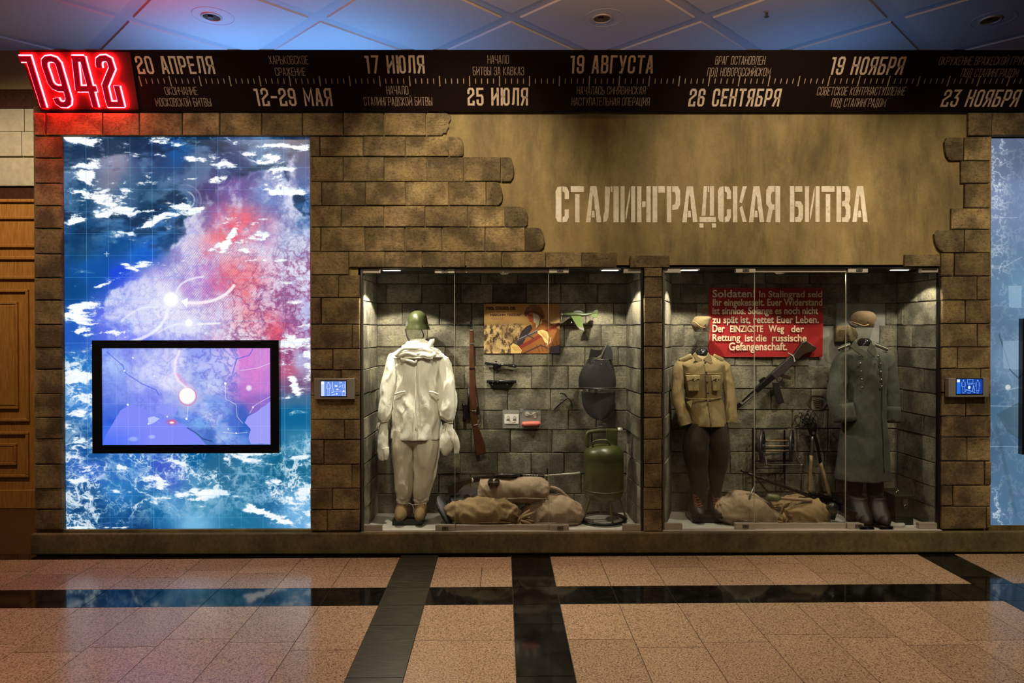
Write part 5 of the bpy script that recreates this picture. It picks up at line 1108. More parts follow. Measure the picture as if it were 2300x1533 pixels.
# ---- poster (flat print)
PP = Pic(1087, 682, 1257, 793, 6); W, Hh = PP.W, PP.H
n1 = vnoise(W, Hh, 5, 4, 91); n2 = vnoise(W, Hh, 26, 12, 92, 4, .7)
PP.field([(1090, 684, 170, 120, 50), (1160, 690, 175, 125, 55), (1250, 690, 165, 110, 50), (1100, 725, 200, 160, 95), (1170, 725, 190, 150, 85), (1250, 725, 205, 165, 110), (1100, 740, 150, 110, 60)], 3)
rub = sm(728, 738, PP.Y + n1 * 8) * sm(1182, 1160, PP.X - (PP.Y - 740) * .0)
PP.over((178, 150, 105), rub * .9); PP.over((60, 42, 28), rub * sm(.50, .56, n2) * .9); PP.over((220, 190, 130), rub * sm(.42, .38, n2) * .8); PP.over((105, 80, 50), rub * sm(.52, .7, n1) * .5)
PP.poly([(1158, 793), (1168, 762), (1178, 745), (1190, 733), (1205, 722), (1225, 718), (1240, 728), (1257, 740), (1257, 793)], (140, 85, 35), 1, (n1 - .5) * 5, 0)
PP.poly([(1160, 775), (1170, 745), (1182, 733), (1192, 728), (1196, 738), (1180, 760), (1170, 780)], (40, 32, 42), .95); PP.poly([(1233, 793), (1236, 778), (1257, 774), (1257, 793)], (45, 35, 55), .9)
PP.poly([(1184, 704), (1196, 702), (1210, 705), (1213, 716), (1208, 727), (1198, 729), (1190, 722), (1185, 713)], (190, 95, 50)); PP.poly([(1197, 703), (1209, 706), (1212, 718), (1206, 726), (1199, 724)], (205, 200, 185), .95)
PP.poly([(1203, 724), (1214, 712), (1218, 724), (1204, 738)], (200, 180, 140)); PP.line([(1216, 706), (1212, 728), (1205, 738)], 2, (95, 40, 30)); PP.line([(1187, 708), (1193, 708)], 1.4, (60, 25, 20)); PP.line([(1189, 721), (1196, 720)], 1.4, (150, 40, 30)); PP.line([(1192, 709), (1190, 716), (1193, 716)], .9, (120, 50, 30))
PP.poly([(1177, 706), (1180, 695), (1188, 686), (1200, 684), (1212, 687), (1220, 697), (1224, 712), (1218, 717), (1208, 707), (1192, 701), (1181, 711)], (120, 72, 38)); PP.line([(1180, 703), (1196, 698), (1212, 704), (1221, 715)], 1.6, (60, 30, 20)); PP.poly([(1183, 696), (1192, 688), (1200, 690), (1190, 698)], (150, 100, 60), .7)
PP.line([(1165, 781), (1190, 768), (1216, 752)], 8, (120, 40, 25)); PP.line([(1216, 750), (1257, 727)], 6, (125, 40, 28)); PP.line([(1162, 764), (1208, 743)], 5, (70, 62, 70)); PP.line([(1163, 762), (1207, 741)], 1.4, (150, 145, 150)); PP.line([(1184, 752), (1198, 759)], 2.5, (50, 45, 50))
PP.poly([(1207, 743), (1218, 740), (1229, 744), (1234, 757), (1230, 772), (1224, 768), (1218, 756), (1208, 748)], (225, 190, 120)); PP.poly([(1146, 778), (1152, 770), (1164, 776), (1172, 786), (1170, 793), (1148, 793)], (220, 185, 115))
for k in range(4): PP.line([(1212 + k * 4, 744 + k), (1222 + k * 3, 756 + k * 3)], .7, (110, 60, 30)); PP.line([(1150 + k * 4, 778), (1158 + k * 4, 788)], .7, (110, 60, 30))
for k in range(6): PP.line([(1205 + k * 9, 775 - k * 2), (1212 + k * 8, 790 - k * 2)], 1.6, (70, 38, 24), .7)
PP.line([(1176, 793), (1215, 775), (1238, 785)], 3, (60, 30, 40), .8); PP.line([(1228, 775), (1236, 768), (1237, 758)], 1.3, (210, 200, 200))
def pictext(T, s, x0, x1, yt, yb, wf, c):
    tot = sum(GL[ch][0] for ch in s) + .5 * (len(s) - 1); sc = (x1 - x0) / tot; x = x0
    for ch in s:
        g = GL[ch][0]
        for st in GL[ch][1]: T.line([(x + a * g * sc, yb + (yt - yb) * b_) for a, b_ in st], (yb - yt) * wf, c, 1, .35)
        x += (g + .5) * sc
dk = (78, 30, 14)
pictext(PP, 'УЧИСЬ СТРЕЛЯТЬ КАК', 1091.5, 1157, 689, 695, .3, dk); pictext(PP, 'МАКСИМ ПАССАР', 1102, 1170, 704.5, 709, .34, dk)
PP.line([(1102, 700.5), (1112, 700.5)], 1.2, dk, .7); PP.line([(1116, 700.5), (1135, 700.5)], 1.4, dk, .7); PP.line([(1103, 714), (1132, 714)], .9, dk, .6); PP.line([(1106, 717), (1130, 717)], .9, dk, .45)
pa, pb = U(1087, 682, YC - .034), U(1257, 793, YC - .034)
po = empty('poster', (pa.x / 2 + pb.x / 2, YC - .03, pb.z), 'ochre poster of a helmeted soldier holding a rifle, on the left case back wall', 'poster')
panel('print', pa.x, pb.x, pb.z, pa.z, YC - .034, .006, picmat('poster_print', PP, 0, False, .5, (1, 1, 1)), po)
# ---- two telescopic sights
YS = YC - .06
s1 = E('telescopic_sight', 1125, 826, YS, 'black telescopic sight, upper of the two below the poster, tilted slightly', 'gun sight', 'telescopic sights on the wall')
mk('tube', ptube([(1089, 815, YS, 3.4), (1100, 817, YS, 3.2), (1103, 817, YS, 2.4), (1140, 820, YS, 2.4), (1143, 820, YS, 3.4), (1160, 822, YS, 4.2)], 14), 'black_gloss', s1, True)
mk('turret', join(disc(U(1115, 819, YS - .018), .016, (0, -1, 0), .012, 14), disc(U(1114, 813, YS), .01, (0, 0, 1), .014, 12)), 'gunmetal', s1)
mk('mount', pext([(1107, 820), (1128, 821), (1124, 825), (1110, 825)], YS, YC - .02), 'gunmetal', s1)
s2 = E('telescopic_sight', 1126, 873, YS, 'black telescopic sight on a deep mounting plate, lower of the two', 'gun sight', 'telescopic sights on the wall')
mk('tube', ptube([(1093, 856, YS, 3.6), (1104, 856, YS, 3.4), (1107, 856, YS, 2.6), (1143, 856, YS, 2.6), (1146, 856, YS, 3.2), (1160, 857, YS, 3.6)], 14), 'black_gloss', s2, True)
mk('mount', pext([(1095, 858), (1157, 858), (1150, 868), (1138, 870), (1135, 873), (1130, 870), (1104, 869)], YS + .005, YC - .02), 'gunmetal', s2, bevel=.002)
for x, y in ((1107, 857), (1118, 857), (1106, 863), (1139, 863)): mk('screw', disc(U(x, y, YS - .014), .007, (0, -1, 0), .004, 10), 'gunlight', s2)
# ---- plastic bags
YB2 = YC - .04
g1 = E('document_bag', 1148, 961, YB2, 'clear plastic bag holding a white card with two small portrait photos', 'plastic bag', 'evidence bags on the wall')
mk('bag', pbox(1129, 920, 1167, 961, YB2, YB2 + .006), 'bag', g1)
cd = mk('photo_card', pbox(1133, 929.5, 1165, 951, YB2 - .004, YB2 - .001), 'paper', g1)
for x in (1141.5, 1156): 
    p = U(x, 938, YB2 - .006); mk('portrait', join(disc(p + Vector((0, 0, .004)), .013, (0, -1, 0), .001, 16), pext([(x - 4.5, 944), (x - 2.5, 939.5), (x + 2.5, 939.5), (x + 4.5, 944)], YB2 - .0058, YB2 - .005)), 'ink', cd)
    mk('face', disc(p + Vector((0, -.0022, .001)), .0095, (0, -1, 0), .001, 14), 'paper', cd)
mk('signature', tube([U(1143, 947, YB2 - .006), U(1148, 946, YB2 - .006), U(1152, 948, YB2 - .006), U(1158, 947, YB2 - .006)], .001, 4, 4), 'ink', cd)
g2 = E('document_bag', 1190, 961, YB2, 'clear plastic bag with metal tags above a salmon red tube', 'plastic bag', 'evidence bags on the wall')
mk('bag', pbox(1168, 921, 1214.5, 961, YB2, YB2 + .006), 'bag', g2)
mk('red_tube', ptube([(1175, 953, YB2 - .01, 3.5), (1177, 952, YB2 - .012, 5.5), (1207, 951, YB2 - .012, 5.8), (1211, 952, YB2 - .01, 4)], 14, 3), 'pink', g2, True)
mk('metal_tag', join(disc(U(1184, 929, YB2 - .003), .021, (0, -1, 0), .003, 16), disc(U(1200, 929, YB2 - .003), .02, (0, -1, 0), .003, 16), ptube([(1183, 927, YB2 - .01, .6), (1192, 931, YB2 - .012, .6), (1203, 926, YB2 - .01, .6), (1209, 924, YB2 - .01, .9)], 6, 3), pext([(1198, 928), (1205, 929), (1204, 939), (1199, 938)], YB2 - .004, YB2 - .001)), 'pale_metal', g2)
mk('dark_clip', pext([(1168, 917), (1176, 917), (1174, 926), (1168, 926)], YB2 - .003, YB2 + .004), 'ink', g2)
# ---- model aircraft
YP = 0.46
ac = E('model_aircraft', 1300, 735, YP, 'small green model fighter aircraft on the wall right of the poster', 'model plane')
mk('fuselage', ptube([(1261, 706, YP, 1), (1264, 706, YP, 2.6), (1276, 706, YP, 4.2), (1295, 706, YP, 5), (1312, 707, YP, 3.8), (1330, 704, YP + .01, 2.2), (1342, 701, YP + .01, 1.2)], 16, 4), 'plane', ac, True)
mk('canopy', ptube([(1288, 702, YP, 1.5), (1293, 700, YP, 3), (1303, 700, YP, 3), (1310, 703, YP, 1.5)], 12, 3), 'acrylic', ac, True)
p = U(1262, 706, YP); mk('spinner', sphere(p, .016, .012, .012), 'plane_grey', ac, True); mk('propeller', bar(p + Vector((-.004, 0, .05)), p + Vector((-.004, 0, -.05)), .008, .002), 'plane_grey', ac)
a, b = U(1281, 708, YP), U(1305, 708, YP); c, d = U(1296, 733, YP - .16), U(1311, 737, YP - .16)
def wing(a, b, c, d, th): 
    V = [a, b, d, c]; return ([v + Vector((0, 0, th / 2)) for v in V] + [v - Vector((0, 0, th / 2)) for v in V], [(0, 1, 2, 3), (7, 6, 5, 4), (0, 4, 5, 1), (1, 5, 6, 2), (2, 6, 7, 3), (3, 7, 4, 0)])
mk('wing', wing(a, b, c, d, .008), 'plane_light', ac, label='light green wing'); mk('wing_tip', wing(c, d, c + (c - a) * .25 + Vector((.01, 0, 0)), d + (d - b) * .22, .008), 'plane_grey', ac)
mk('wing', wing(a, b, a + Vector((.07, .12, .03)), b + Vector((.03, .12, .03)), .008), 'plane', ac)
mk('tail_fin', pext([(1327, 704), (1337, 696), (1343, 695), (1343, 706), (1334, 708)], YP + .0, YP + .008), 'plane', ac); mk('tailplane', wing(U(1328, 706, YP), U(1341, 705, YP), U(1330, 712, YP - .06), U(1342, 712, YP - .06), .005), 'plane_light', ac)
mk('undercarriage', join(tube([U(1287, 712, YP - .03), U(1284, 722, YP - .05)], .003, 6), disc(U(1282, 725, YP - .055), .016, (1, .3, 0), .008, 14)), 'black', ac)
# ---- armour breastplate
YA = 0.40
ar = E('breastplate', 1345, 944, YA, 'dark grey steel breastplate in two plates above the green canister', 'armour')
def plate(rows_, bulge, Y, m=24):
    V, F = [], []; R_ = cr(rows_, 4); n = m + 1
    for side in (0, .007):
        for xl, xr, py in R_:
            for k in range(n):
                u = k / m; x = xl + (xr - xl) * u; d = bulge * (1 - (2 * u - 1) ** 2) ** .6
                V.append(U(x, py, Y) + Vector((0, .06 - d + side, 0)))
    h = len(R_) * n
    for i in range(len(R_) - 1):
        for k in range(m):
            q_ = i * n + k; F.append((q_, q_ + n, q_ + n + 1, q_ + 1)); F.append((h + q_, h + q_ + 1, h + q_ + n + 1, h + q_ + n))
    for i in range(len(R_) - 1):
        for k in (0, m): q_ = i * n + k; F.append((q_, h + q_, h + q_ + n, q_ + n))
    for i in (0, len(R_) - 1):
        for k in range(m): q_ = i * n + k; F.append((q_, q_ + 1, h + q_ + 1, h + q_))
    return V, F
up_pl = mk('upper_plate', plate([(1322, 1377, 806), (1318, 1378, 815), (1311, 1381, 825), (1304, 1384, 840), (1301, 1386, 855), (1302, 1385, 871)], .12, YA), 'armor', ar, True)
mk('shoulder_horn', pext([(1350, 806), (1354, 792), (1358, 778), (1364, 774), (1372, 777), (1376, 790), (1377, 808)], YA - .03, YA - .022), 'armor', up_pl, bevel=.003)
mk('shoulder_horn', pext([(1322, 808), (1324, 795), (1327, 782), (1334, 785), (1345, 786), (1352, 784), (1356, 777), (1350, 795), (1338, 804)], YA + .05, YA + .058), 'black', up_pl)
mk('neck_edge', tube([U(1322, 806, YA + .03), U(1330, 804, YA - .04), U(1342, 803, YA - .055), U(1351, 797, YA - .05), U(1357, 786, YA - .045), U(1361, 776, YA - .03)], .004, 6, 4), 'gunlight', up_pl, True)
for x, y in ((1329, 812), (1335, 812), (1350, 818), (1362, 811), (1368, 812)): mk('rivet', sphere(U(x, y, YA - .062), .0055, .004, .0055, 8, 5), 'gunlight', up_pl, True)
lw = mk('lower_plate', plate([(1307, 1384, 879), (1308, 1384, 895), (1311, 1382, 912), (1318, 1377, 926), (1328, 1368, 937), (1341, 1354, 943)], .10, YA + .01), 'armor', ar, True)
mk('hinge_strap', join(*[pext([(x, 873), (x + 6, 873), (x + 6, 881), (x, 881)], YA - .045, YA - .04) for x in (1309, 1336, 1372)]), 'gunlight', ar)
# ---- hooked tool
YH = YC - .05
hk = E('grapnel', 1258, 915, YH, 'small black hooked tool with two curved arms left of the armour plate', 'hooked tool')
mk('handle', ptube([(1244, 919, YH, 1.4), (1252, 911, YH, 2.8), (1262, 902, YH, 2.6), (1273, 894, YH, 2.2)], 10, 3), 'black', hk, True)
mk('curved_arm', ptube([(1254, 884, YH, .6), (1260, 883, YH, 1.4), (1268, 885, YH, 1.8), (1273, 892, YH, 1.8)], 8, 5), 'black_gloss', hk, True)
mk('curved_arm', ptube([(1275, 893, YH, 1.4), (1281, 899, YH, 1.4), (1284, 906, YH, 1.4), (1283, 912, YH, .8)], 8, 5), 'black_gloss', hk, True)
mk('ring', torus(U(1261, 898, YH - .01), .016, .003, (0, 1, 0), 16, 6), 'gunlight', hk, True)
# ---- green canister on a ring stand
YK = 0.32
cn = empty('canister', (U(1356, 1170, YK).x, YK, FZ), 'tall dark green steel canister standing on a round tube ring, right of the sandbags', 'canister')
cx = U(1356, 1100, YK).x; rad = (U(1401, 1100, YK).x - U(1312, 1100, YK).x) / 2
def zc(y, Y=YK): return U(1356, y, Y).z
prof = [(1127, .35), (1122, .72), (1113, .92), (1104, .99), (1099, 1.0), (1098, .985), (1096, 1.0), (1035, 1.0), (1031, .985), (1028, 1.0), (1017, .99), (1010, .94), (1004, .82), (999, .62), (996, .35), (995, .05)]
mk('tank', loft([(Vector((cx, YK, zc(y))), Vector((rad * k, 0, 0)), Vector((0, rad * .95 * k, 0))) for y, k in prof], 44), 'canister', cn, True)
mk('weld_band', torus((cx, YK, zc(1097)), rad + .001, .005, n=44, m=6, sx=1), 'canister', cn, True)
mk('handle', tube([U(1331, 1006, YK - .06), U(1332, 994, YK - .07), U(1339, 989, YK - .07), U(1358, 988, YK - .07), U(1367, 991, YK - .07), U(1372, 1006, YK - .06)], .008, 8, 4), 'canister', cn, True)
mk('valve_neck', pext([(1362, 964), (1387, 964), (1388, 985), (1386, 1008), (1374, 1006), (1368, 990), (1361, 982)], YK - .03, YK + .05), 'canister', cn, bevel=.006)
mk('filler_pipe', tube([U(1319, 1003, YK), U(1318, 985, YK), U(1321, 972, YK), U(1335, 968, YK), U(1365, 966, YK)], .02, 14, 5), 'canister', cn, True)
mk('cap', join(disc(U(1388, 965, YK), .022, (1, 0, 0), .03, 16), disc(U(1393, 965, YK), .014, (1, 0, 0), .02, 12)), 'pale_metal', cn, True, label='pale screw cap')
mk('lever', join(ptube([(1332, 961, YK - .02, .8), (1355, 957, YK - .02, .9)], 6), pext([(1354, 950), (1362, 950), (1362, 958), (1354, 958)], YK - .03, YK - .01)), 'gunlight', cn)
for a in (200, 285, 350, 90):
    x_, y_ = math.cos(math.radians(a)), math.sin(math.radians(a))
    mk('leg', tube([Vector((cx + x_ * rad * .8, YK + y_ * rad * .75, zc(1118))), Vector((cx + x_ * rad * .95, YK + y_ * rad * .95, zc(1140))), Vector((cx + x_ * rad * 1.15, YK + y_ * rad * 1.1, FZ + .02))], .009, 8, 3), 'canister', cn, True)
mk('base_ring', torus((cx - .01, YK, FZ + .02), .205, .014, n=40, m=8), 'gunmetal', cn, True)
# ---- sandbags
def bag(name, lab, grp, pts, m, seed, flat=.95, fold=.012, neck=None, seam=True):
    t = E(name, pts[len(pts) // 2][0], pts[len(pts) // 2][1] + pts[len(pts) // 2][3], pts[len(pts) // 2][2], lab, 'sandbag', grp)
    cz_ = crease(fold * 1.1, 7, 9, seed)
    def w_(a, tt, p): 
        edge = abs(tt - .5) * 2
        return cz_(a, tt, p) * (.6 + 1.0 * edge) + .006 * edge ** 2 * math.sin(a * 13 + seed)
    V, F = ptube(pts, 60, 10, flat, w_, 2.3)
    V = [Vector((v[0], v[1], max(v[2], FZ + .001 + .004 * abs(math.sin(v[0] * 30))))) for v in V]
    mk('sack', (V, F), m, t, True)
    if seam:
        sp_ = [U(x, y + r * .35, Y) + Vector((0, -r / 249 * flat * .98, 0)) for x, y, Y, r in pts[1:-1]]
        if len(sp_) > 1: mk('seam', tube([Vector((p.x, p.y, max(p.z, FZ + .012))) for p in sp_], .004, 6, 6), m, t, True)
    if neck:
        nx_, ny_, nY, r, dx, dy = neck
        fr = []
        for k in range(9):
            an = -1.1 + k * .28; L = r * (1 + .25 * math.sin(k * 2.1))
            px_, py_ = nx_ + (dx * math.cos(an) - dy * math.sin(an)) * L, ny_ + (dx * math.sin(an) + dy * math.cos(an)) * L
            fr.append(ptube([(nx_, ny_, nY, 3), ((nx_ + px_) / 2, (ny_ + py_) / 2 + 1.5 * math.sin(k * 3), nY - .03 - .02 * math.sin(k * 2), 4.2), (px_, py_, nY - .02 * math.cos(k), 1.5)], 8, 4, .7))
        V, F = join(*fr); V = [Vector((v[0], v[1], max(v[2], FZ + .003))) for v in V]
        mk('gathered_neck', (V, F), m, t, True)
        q_ = U(nx_, ny_, nY); mk('tie', torus(q_, .026, .007, (dx, 0, -dy), 16, 6), 'cord' if False else m, t, True)
    return t
G1 = 'sandbags in the left showcase'
bag('sandbag', 'brown burlap sandbag lying on top of the left case pile, under the machine gun', G1, [(1073, 1104, .25, 8), (1079, 1104, .25, 23), (1092, 1103, .25, 27), (1130, 1102, .25, 29), (1180, 1101, .25, 30), (1215, 1103, .25, 28), (1227, 1106, .25, 22), (1232, 1108, .25, 8)], 'burlap', 1)
bag('sandbag', 'ochre-brown sandbag with tied neck at the front left of the left case pile', G1, [(1009, 1162, .2, 14), (1018, 1156, .2, 26), (1050, 1152, .2, 32), (1090, 1150, .2, 37), (1125, 1149, .2, 37), (1148, 1156, .2, 28), (1162, 1166, .2, 9)], 'burlap2', 2, 1.0, .02, (1165, 1166, .12, 36, .85, .35))
bag('sandbag', 'brown sandbag with creased end at the front right of the left case pile', G1, [(1172, 1168, .26, 10), (1185, 1160, .26, 24), (1215, 1152, .26, 36), (1250, 1150, .26, 38), (1282, 1154, .26, 32), (1300, 1160, .26, 22), (1308, 1164, .26, 8)], 'burlap', 3, 1.0, .018)
bk = E('sandbag', 1258, 1130, .33, 'empty dark-mouthed sandbag folded open behind the right end of the left case pile', 'sandbag', G1)
mk('sack', ptube([(1228, 1095, .33, 6), (1245, 1110, .33, 15), (1265, 1122, .33, 12), (1282, 1128, .33, 4)], 24, 6, .6, folds(.008, 20, 20, 5)), 'brown_cloth', bk, True)
mk('hem', ptube([(1232, 1098, .29, 3), (1238, 1094, .27, 4), (1254, 1099, .26, 4), (1268, 1110, .26, 3.5), (1284, 1124, .27, 3)], 10, 5), 'burlap', bk, True)
# ---- light machine gun
YG = .30
mg = E('machine_gun', 1160, 1075, YG, 'light machine gun with long silver barrel resting on the top sandbag', 'machine gun')
mk('barrel', ptube([(1218, 1068, YG, 2.2), (1240, 1066.5, YG, 2.2), (1290, 1063, YG, 2.4), (1303, 1061.5, YG, 3.2)], 12), 'silver', mg, True); mk('flash_hider', ptube([(1302, 1062, YG, 2.6), (1312, 1063, YG, 2)], 12), 'gunmetal', mg, True)
mk('barrel_shroud', ptube([(1170, 1067, YG, 3.6), (1205, 1068, YG, 3.6), (1218, 1068, YG, 3)], 12), 'gunlight', mg, True)
mk('shroud_holes', join(*[disc(U(1174 + 6 * k, 1067, YG - .016), .0055, (0, -1, 0), .003, 8) for k in range(6)]), 'black', mg)
mk('receiver', pext([(1062, 1072), (1085, 1070), (1110, 1068), (1172, 1064), (1172, 1073), (1120, 1077), (1090, 1079), (1062, 1084)], YG - .02, YG + .02), 'gunmetal', mg, bevel=.004)
mk('pan_magazine', disc(U(1138, 1068, YG), .125, (0.03, .16, 1), .022, 40), 'black', mg, True)
mk('stock', pext([(1060, 1073), (1063, 1083), (1044, 1090), (1032, 1100), (1022, 1113), (1007, 1113), (1006, 1092), (1020, 1082), (1040, 1077)], YG - .02, YG + .02), 'wood_dark', mg, bevel=.008)
mk('collar', ptube([(1060, 1078, YG, 6.5), (1064, 1078, YG, 6.5)], 12), 'pale_metal', mg)
mk('bipod_leg', ptube([(1214, 1075, YG - .03, 2), (1216, 1085, YG - .05, 1.5), (1236, 1130, YG - .13, 1.6), (1246, 1156, YG - .17, 1.6)], 8), 'silver', mg, True)
mk('bipod_foot', ptube([(1243, 1155, YG - .17, 3.5), (1248, 1158, YG - .17, 3)], 8), 'gunmetal', mg)
mk('bipod_leg', ptube([(1214, 1072, YG + .03, 2), (1224, 1090, YG + .06, 1.6), (1229, 1108, YG + .1, 1.6)], 8), 'gunmetal', mg, True)
mk('bipod_head', join(ptube([(1208, 1068, YG, 5), (1222, 1069, YG, 5)], 10), ptube([(1230, 1052, YG, 1.2), (1230, 1066, YG, 1.6)], 8), sphere(U(1230, 1053, YG), .012, .012, .012)), 'gunmetal', mg)
# ---- binocular-like pair and spare pans
bn = E('hand_grenades', 1108, 1090, .12, 'pair of small dark ribbed grenades lying on the top sandbag', 'grenades')
for x in (1102, 1116):
    g_ = mk('grenade', loft([(U(x, 1083, .16) + Vector((0, -.07 + .14 * k / 6, 0)), Vector((.027 * (.6 + .4 * math.sin(math.pi * (k + .6) / 7)), 0, 0)), Vector((0, 0, .03 * (.6 + .4 * math.sin(math.pi * (k + .6) / 7))))) for k in range(7)], 16), 'gunmetal', bn, True)
mk('link', ptube([(1104, 1083, .1, 2), (1114, 1083, .1, 2)], 8), 'gunlight', bn)
for k, (cx_, cy_, Y_, ax_, r_, lab) in enumerate(((1002, 1149, .24, (.86, -.10, .50), .165, 'flat grey drum magazine leaning on edge at the left end of the pile'), (1048, 1120, .33, (.10, -.45, .9), .15, 'flat grey drum magazine lying behind the left sandbag'))):
    dm = E('pan_magazine', cx_, cy_ + 20, Y_, lab, 'magazine', 'spare drum magazines')
    c0 = U(cx_, cy_, Y_); mk('drum', disc(c0, r_, ax_, .022, 44, r_ * .97), 'slate', dm, True); A = Vector(ax_).normalized()
    mk('rim', torus(c0, r_, .006, ax_, 44, 6), 'gunmetal', dm, True)
    mk('hub', disc(c0 + A * .022, .03, A, .008, 16), 'gunmetal', dm)
# ================================================================== objects in the right case
YM = .33; FZ2 = ox[2][2] + .002
m2 = empty('mannequin', (U(1590, 1170, YM).x, YM, FZ2), 'mannequin in a khaki tunic, dark breeches and laced ankle boots', 'mannequin', 'museum mannequins')
a, b = U(1553, 1176, YM - .1), U(1635, 1160, YM - .1); mk('base', box(a.x, b.x, YM - .13, YM + .12, FZ2, FZ2 + .055), 'black', m2, bevel=.004)
mk('head', loft(vrings([(1568, 1590, 788, .04), (1567, 1590, 776, .045), (1562, 1592, 764, .075), (1559, 1594, 748, .09), (1558, 1594, 735, .09), (1564, 1590, 722, .06)], YM, 3), 20), 'acrylic', m2, True)
mk('neck', loft(vrings([(1556, 1600, 808, .075), (1560, 1594, 796, .07), (1562, 1591, 788, .06), (1566, 1588, 783, .045), (1573, 1581, 781, .01)], YM, 4), 28), 'black_gloss', m2, True)
tn = mk('tunic', loft(vrings([(1560, 1597, 796, .06), (1552, 1606, 802, .085), (1536, 1618, 810, .11), (1526, 1626, 819, .125), (1529, 1624, 835, .135), (1535, 1622, 860, .13), (1539, 1621, 880, .115), (1541, 1621, 893, .11), (1540, 1624, 905, .12), (1544, 1629, 930, .135), (1548, 1634, 953, .145), (1552, 1630, 951, .13)], YM, 7), 72, crease(.009, 9, 5, 7), caps=False), 'khaki', m2, True)
mk('collar_flap', pext([(1556, 797), (1562, 790), (1568, 800), (1578, 806), (1572, 816), (1562, 809)], YM - .115, YM - .105), 'khaki_light', m2, bevel=.003)
mk('collar_flap', pext([(1596, 797), (1591, 791), (1586, 800), (1579, 806), (1585, 811), (1597, 817), (1600, 806)], YM - .12, YM - .11), 'khaki_light', m2, bevel=.003)
for x in (-1, 1):
    pp = [(1554, 801, YM - .05), (1540, 808, YM - .04), (1526, 814, YM - .02)] if x < 0 else [(1602, 802, YM - .05), (1612, 807, YM - .04), (1624, 812, YM - .02)]
    mk('shoulder_strap', tube([U(*q_) + Vector((0, 0, .012)) for q_ in pp], .022, 8, 3, .25), 'khaki_light', m2, True)
def FT_(x0, x1, y, bulge, YY): return 0
for x0, x1 in ((1541, 1573), (1597, 1619)):
    yy = YM - .148 if x0 < 1580 else YM - .145
    fl = mk('breast_pocket', pext([(x0, 843), (x1, 843), (x1 - 1, 852), (x1 - 5, 851), ((x0 + x1) / 2 + 2, 856), ((x0 + x1) / 2 - 4, 852), (x0 + 2, 856)], yy, yy + .03), 'khaki_light', m2, bevel=.003)
    mk('pocket_bag', pext([(x0 + 2, 855), (x1 - 2, 853), (x1 - 2, 878), (x0 + 5, 878)], yy + .006, yy + .05), 'khaki', m2, bevel=.008)
    mk('button', sphere(U((x0 + x1) / 2, 851, yy - .004), .008, .005, .008, 10, 6), 'leather', fl, True)
mk('seam', tube([U(1540, 838, YM - .12), U(1560, 840, YM - .14), U(1580, 839, YM - .145), U(1602, 839, YM - .14), U(1621, 838, YM - .12)], .003, 5, 3), 'khaki', m2)
mk('belt_seam', tube([U(1540, 893, YM - .06), U(1552, 895, YM - .115), U(1580, 896, YM - .128), U(1606, 895, YM - .115), U(1621, 892, YM - .06)], .005, 6, 4), 'khaki', m2, True)
mk('front_edge', tube([U(1582, 815, YM - .135), U(1586, 850, YM - .145), U(1589, 890, YM - .132), U(1591, 905, YM - .14), U(1598, 955, YM - .155)], .0045, 6, 5), 'khaki', m2, True)
for x, y in ((1584, 814), (1586.5, 836), (1589, 857), (1590, 882), (1594, 900)): mk('button', sphere(U(x, y, YM - .156), .010, .006, .010, 12, 6), 'leather', m2, True)
mk('hip_pocket', pext([(1543, 903), (1556, 899), (1552, 917)], YM - .13, YM - .10), 'khaki_light', m2, bevel=.004)
for path, cf in (([(1535, 812, YM, 9), (1527, 826, YM, 14), (1523, 860, YM - .01, 14.5), (1525, 900, YM - .03, 14), (1535, 935, YM - .06, 14), (1541, 953, YM - .07, 14)], 0), ([(1618, 812, YM, 9), (1627, 826, YM, 13), (1635, 860, YM - .01, 13), (1641, 900, YM - .03, 13), (1642, 930, YM - .05, 13.5), (1642, 949, YM - .06, 13)], 1)):
    mk('sleeve', ptube(path, 40, 8, .9, crease(.008, 9, 6, 31 + cf)), 'khaki', m2, True)
bwr = crease(.009, 10, 3, 17)
for rows_ in ([(1545, 1592, 948, .12), (1537, 1592, 980, .13), (1535, 1590, 1010, .125), (1540, 1588, 1045, .11), (1549, 1586, 1080, .085), (1553, 1584, 1105, .07), (1556, 1582, 1120, .055)], [(1588, 1632, 948, .12), (1588, 1637, 980, .13), (1590, 1638, 1010, .125), (1591, 1634, 1045, .11), (1593, 1624, 1080, .085), (1595, 1618, 1105, .07), (1597, 1616, 1120, .055)]):
    mk('breeches_leg', loft(vrings(rows_, YM, 5), 30, bwr), 'brown_cloth', m2, True)
for x0, x1 in ((1551, 1583), (1594, 1627)):
    zt = FZ2 + .057; c0 = U((x0 + x1) / 2, 1150, YM - .08); w = (U(x1, 1150, YM - .08).x - U(x0, 1150, YM - .08).x) / 2
    R_ = [(Vector((c0.x, YM + yy, zt + z)), Vector((w * k, 0, 0)), Vector((0, ry, 0))) for z, yy, ry, k in ((.022, -.04, .15, .93), (.04, -.04, .15, .97), (.065, -.03, .135, .93), (.09, 0, .10, .82), (.12, .03, .075, .72), (.16, .04, .065, .66), (.19, .04, .062, .64))]
    bt = mk('boot', loft(R_, 26), 'leather', m2, True)
    mk('sole', loft([(Vector((c0.x, YM - .04, zt)), Vector((w, 0, 0)), Vector((0, .157, 0))), (Vector((c0.x, YM - .04, zt + .024)), Vector((w, 0, 0)), Vector((0, .157, 0)))], 26), 'black', bt)
    L_ = []
    for k in range(6):
        z = zt + .075 + k * .02; yf = YM - .115 + k * .018 + .004; ww = .035 - k * .002
        L_ += [tube([Vector((c0.x - ww, yf + .012, z)), Vector((c0.x, yf - .012, z + .012)), Vector((c0.x + ww, yf + .012, z + .016))], .0045, 5, 3), tube([Vector((c0.x + ww, yf + .012, z)), Vector((c0.x, yf - .012, z + .008)), Vector((c0.x - ww, yf + .012, z + .016))], .0045, 5, 3)]
    mk('laces', join(*L_), 'lace', bt)
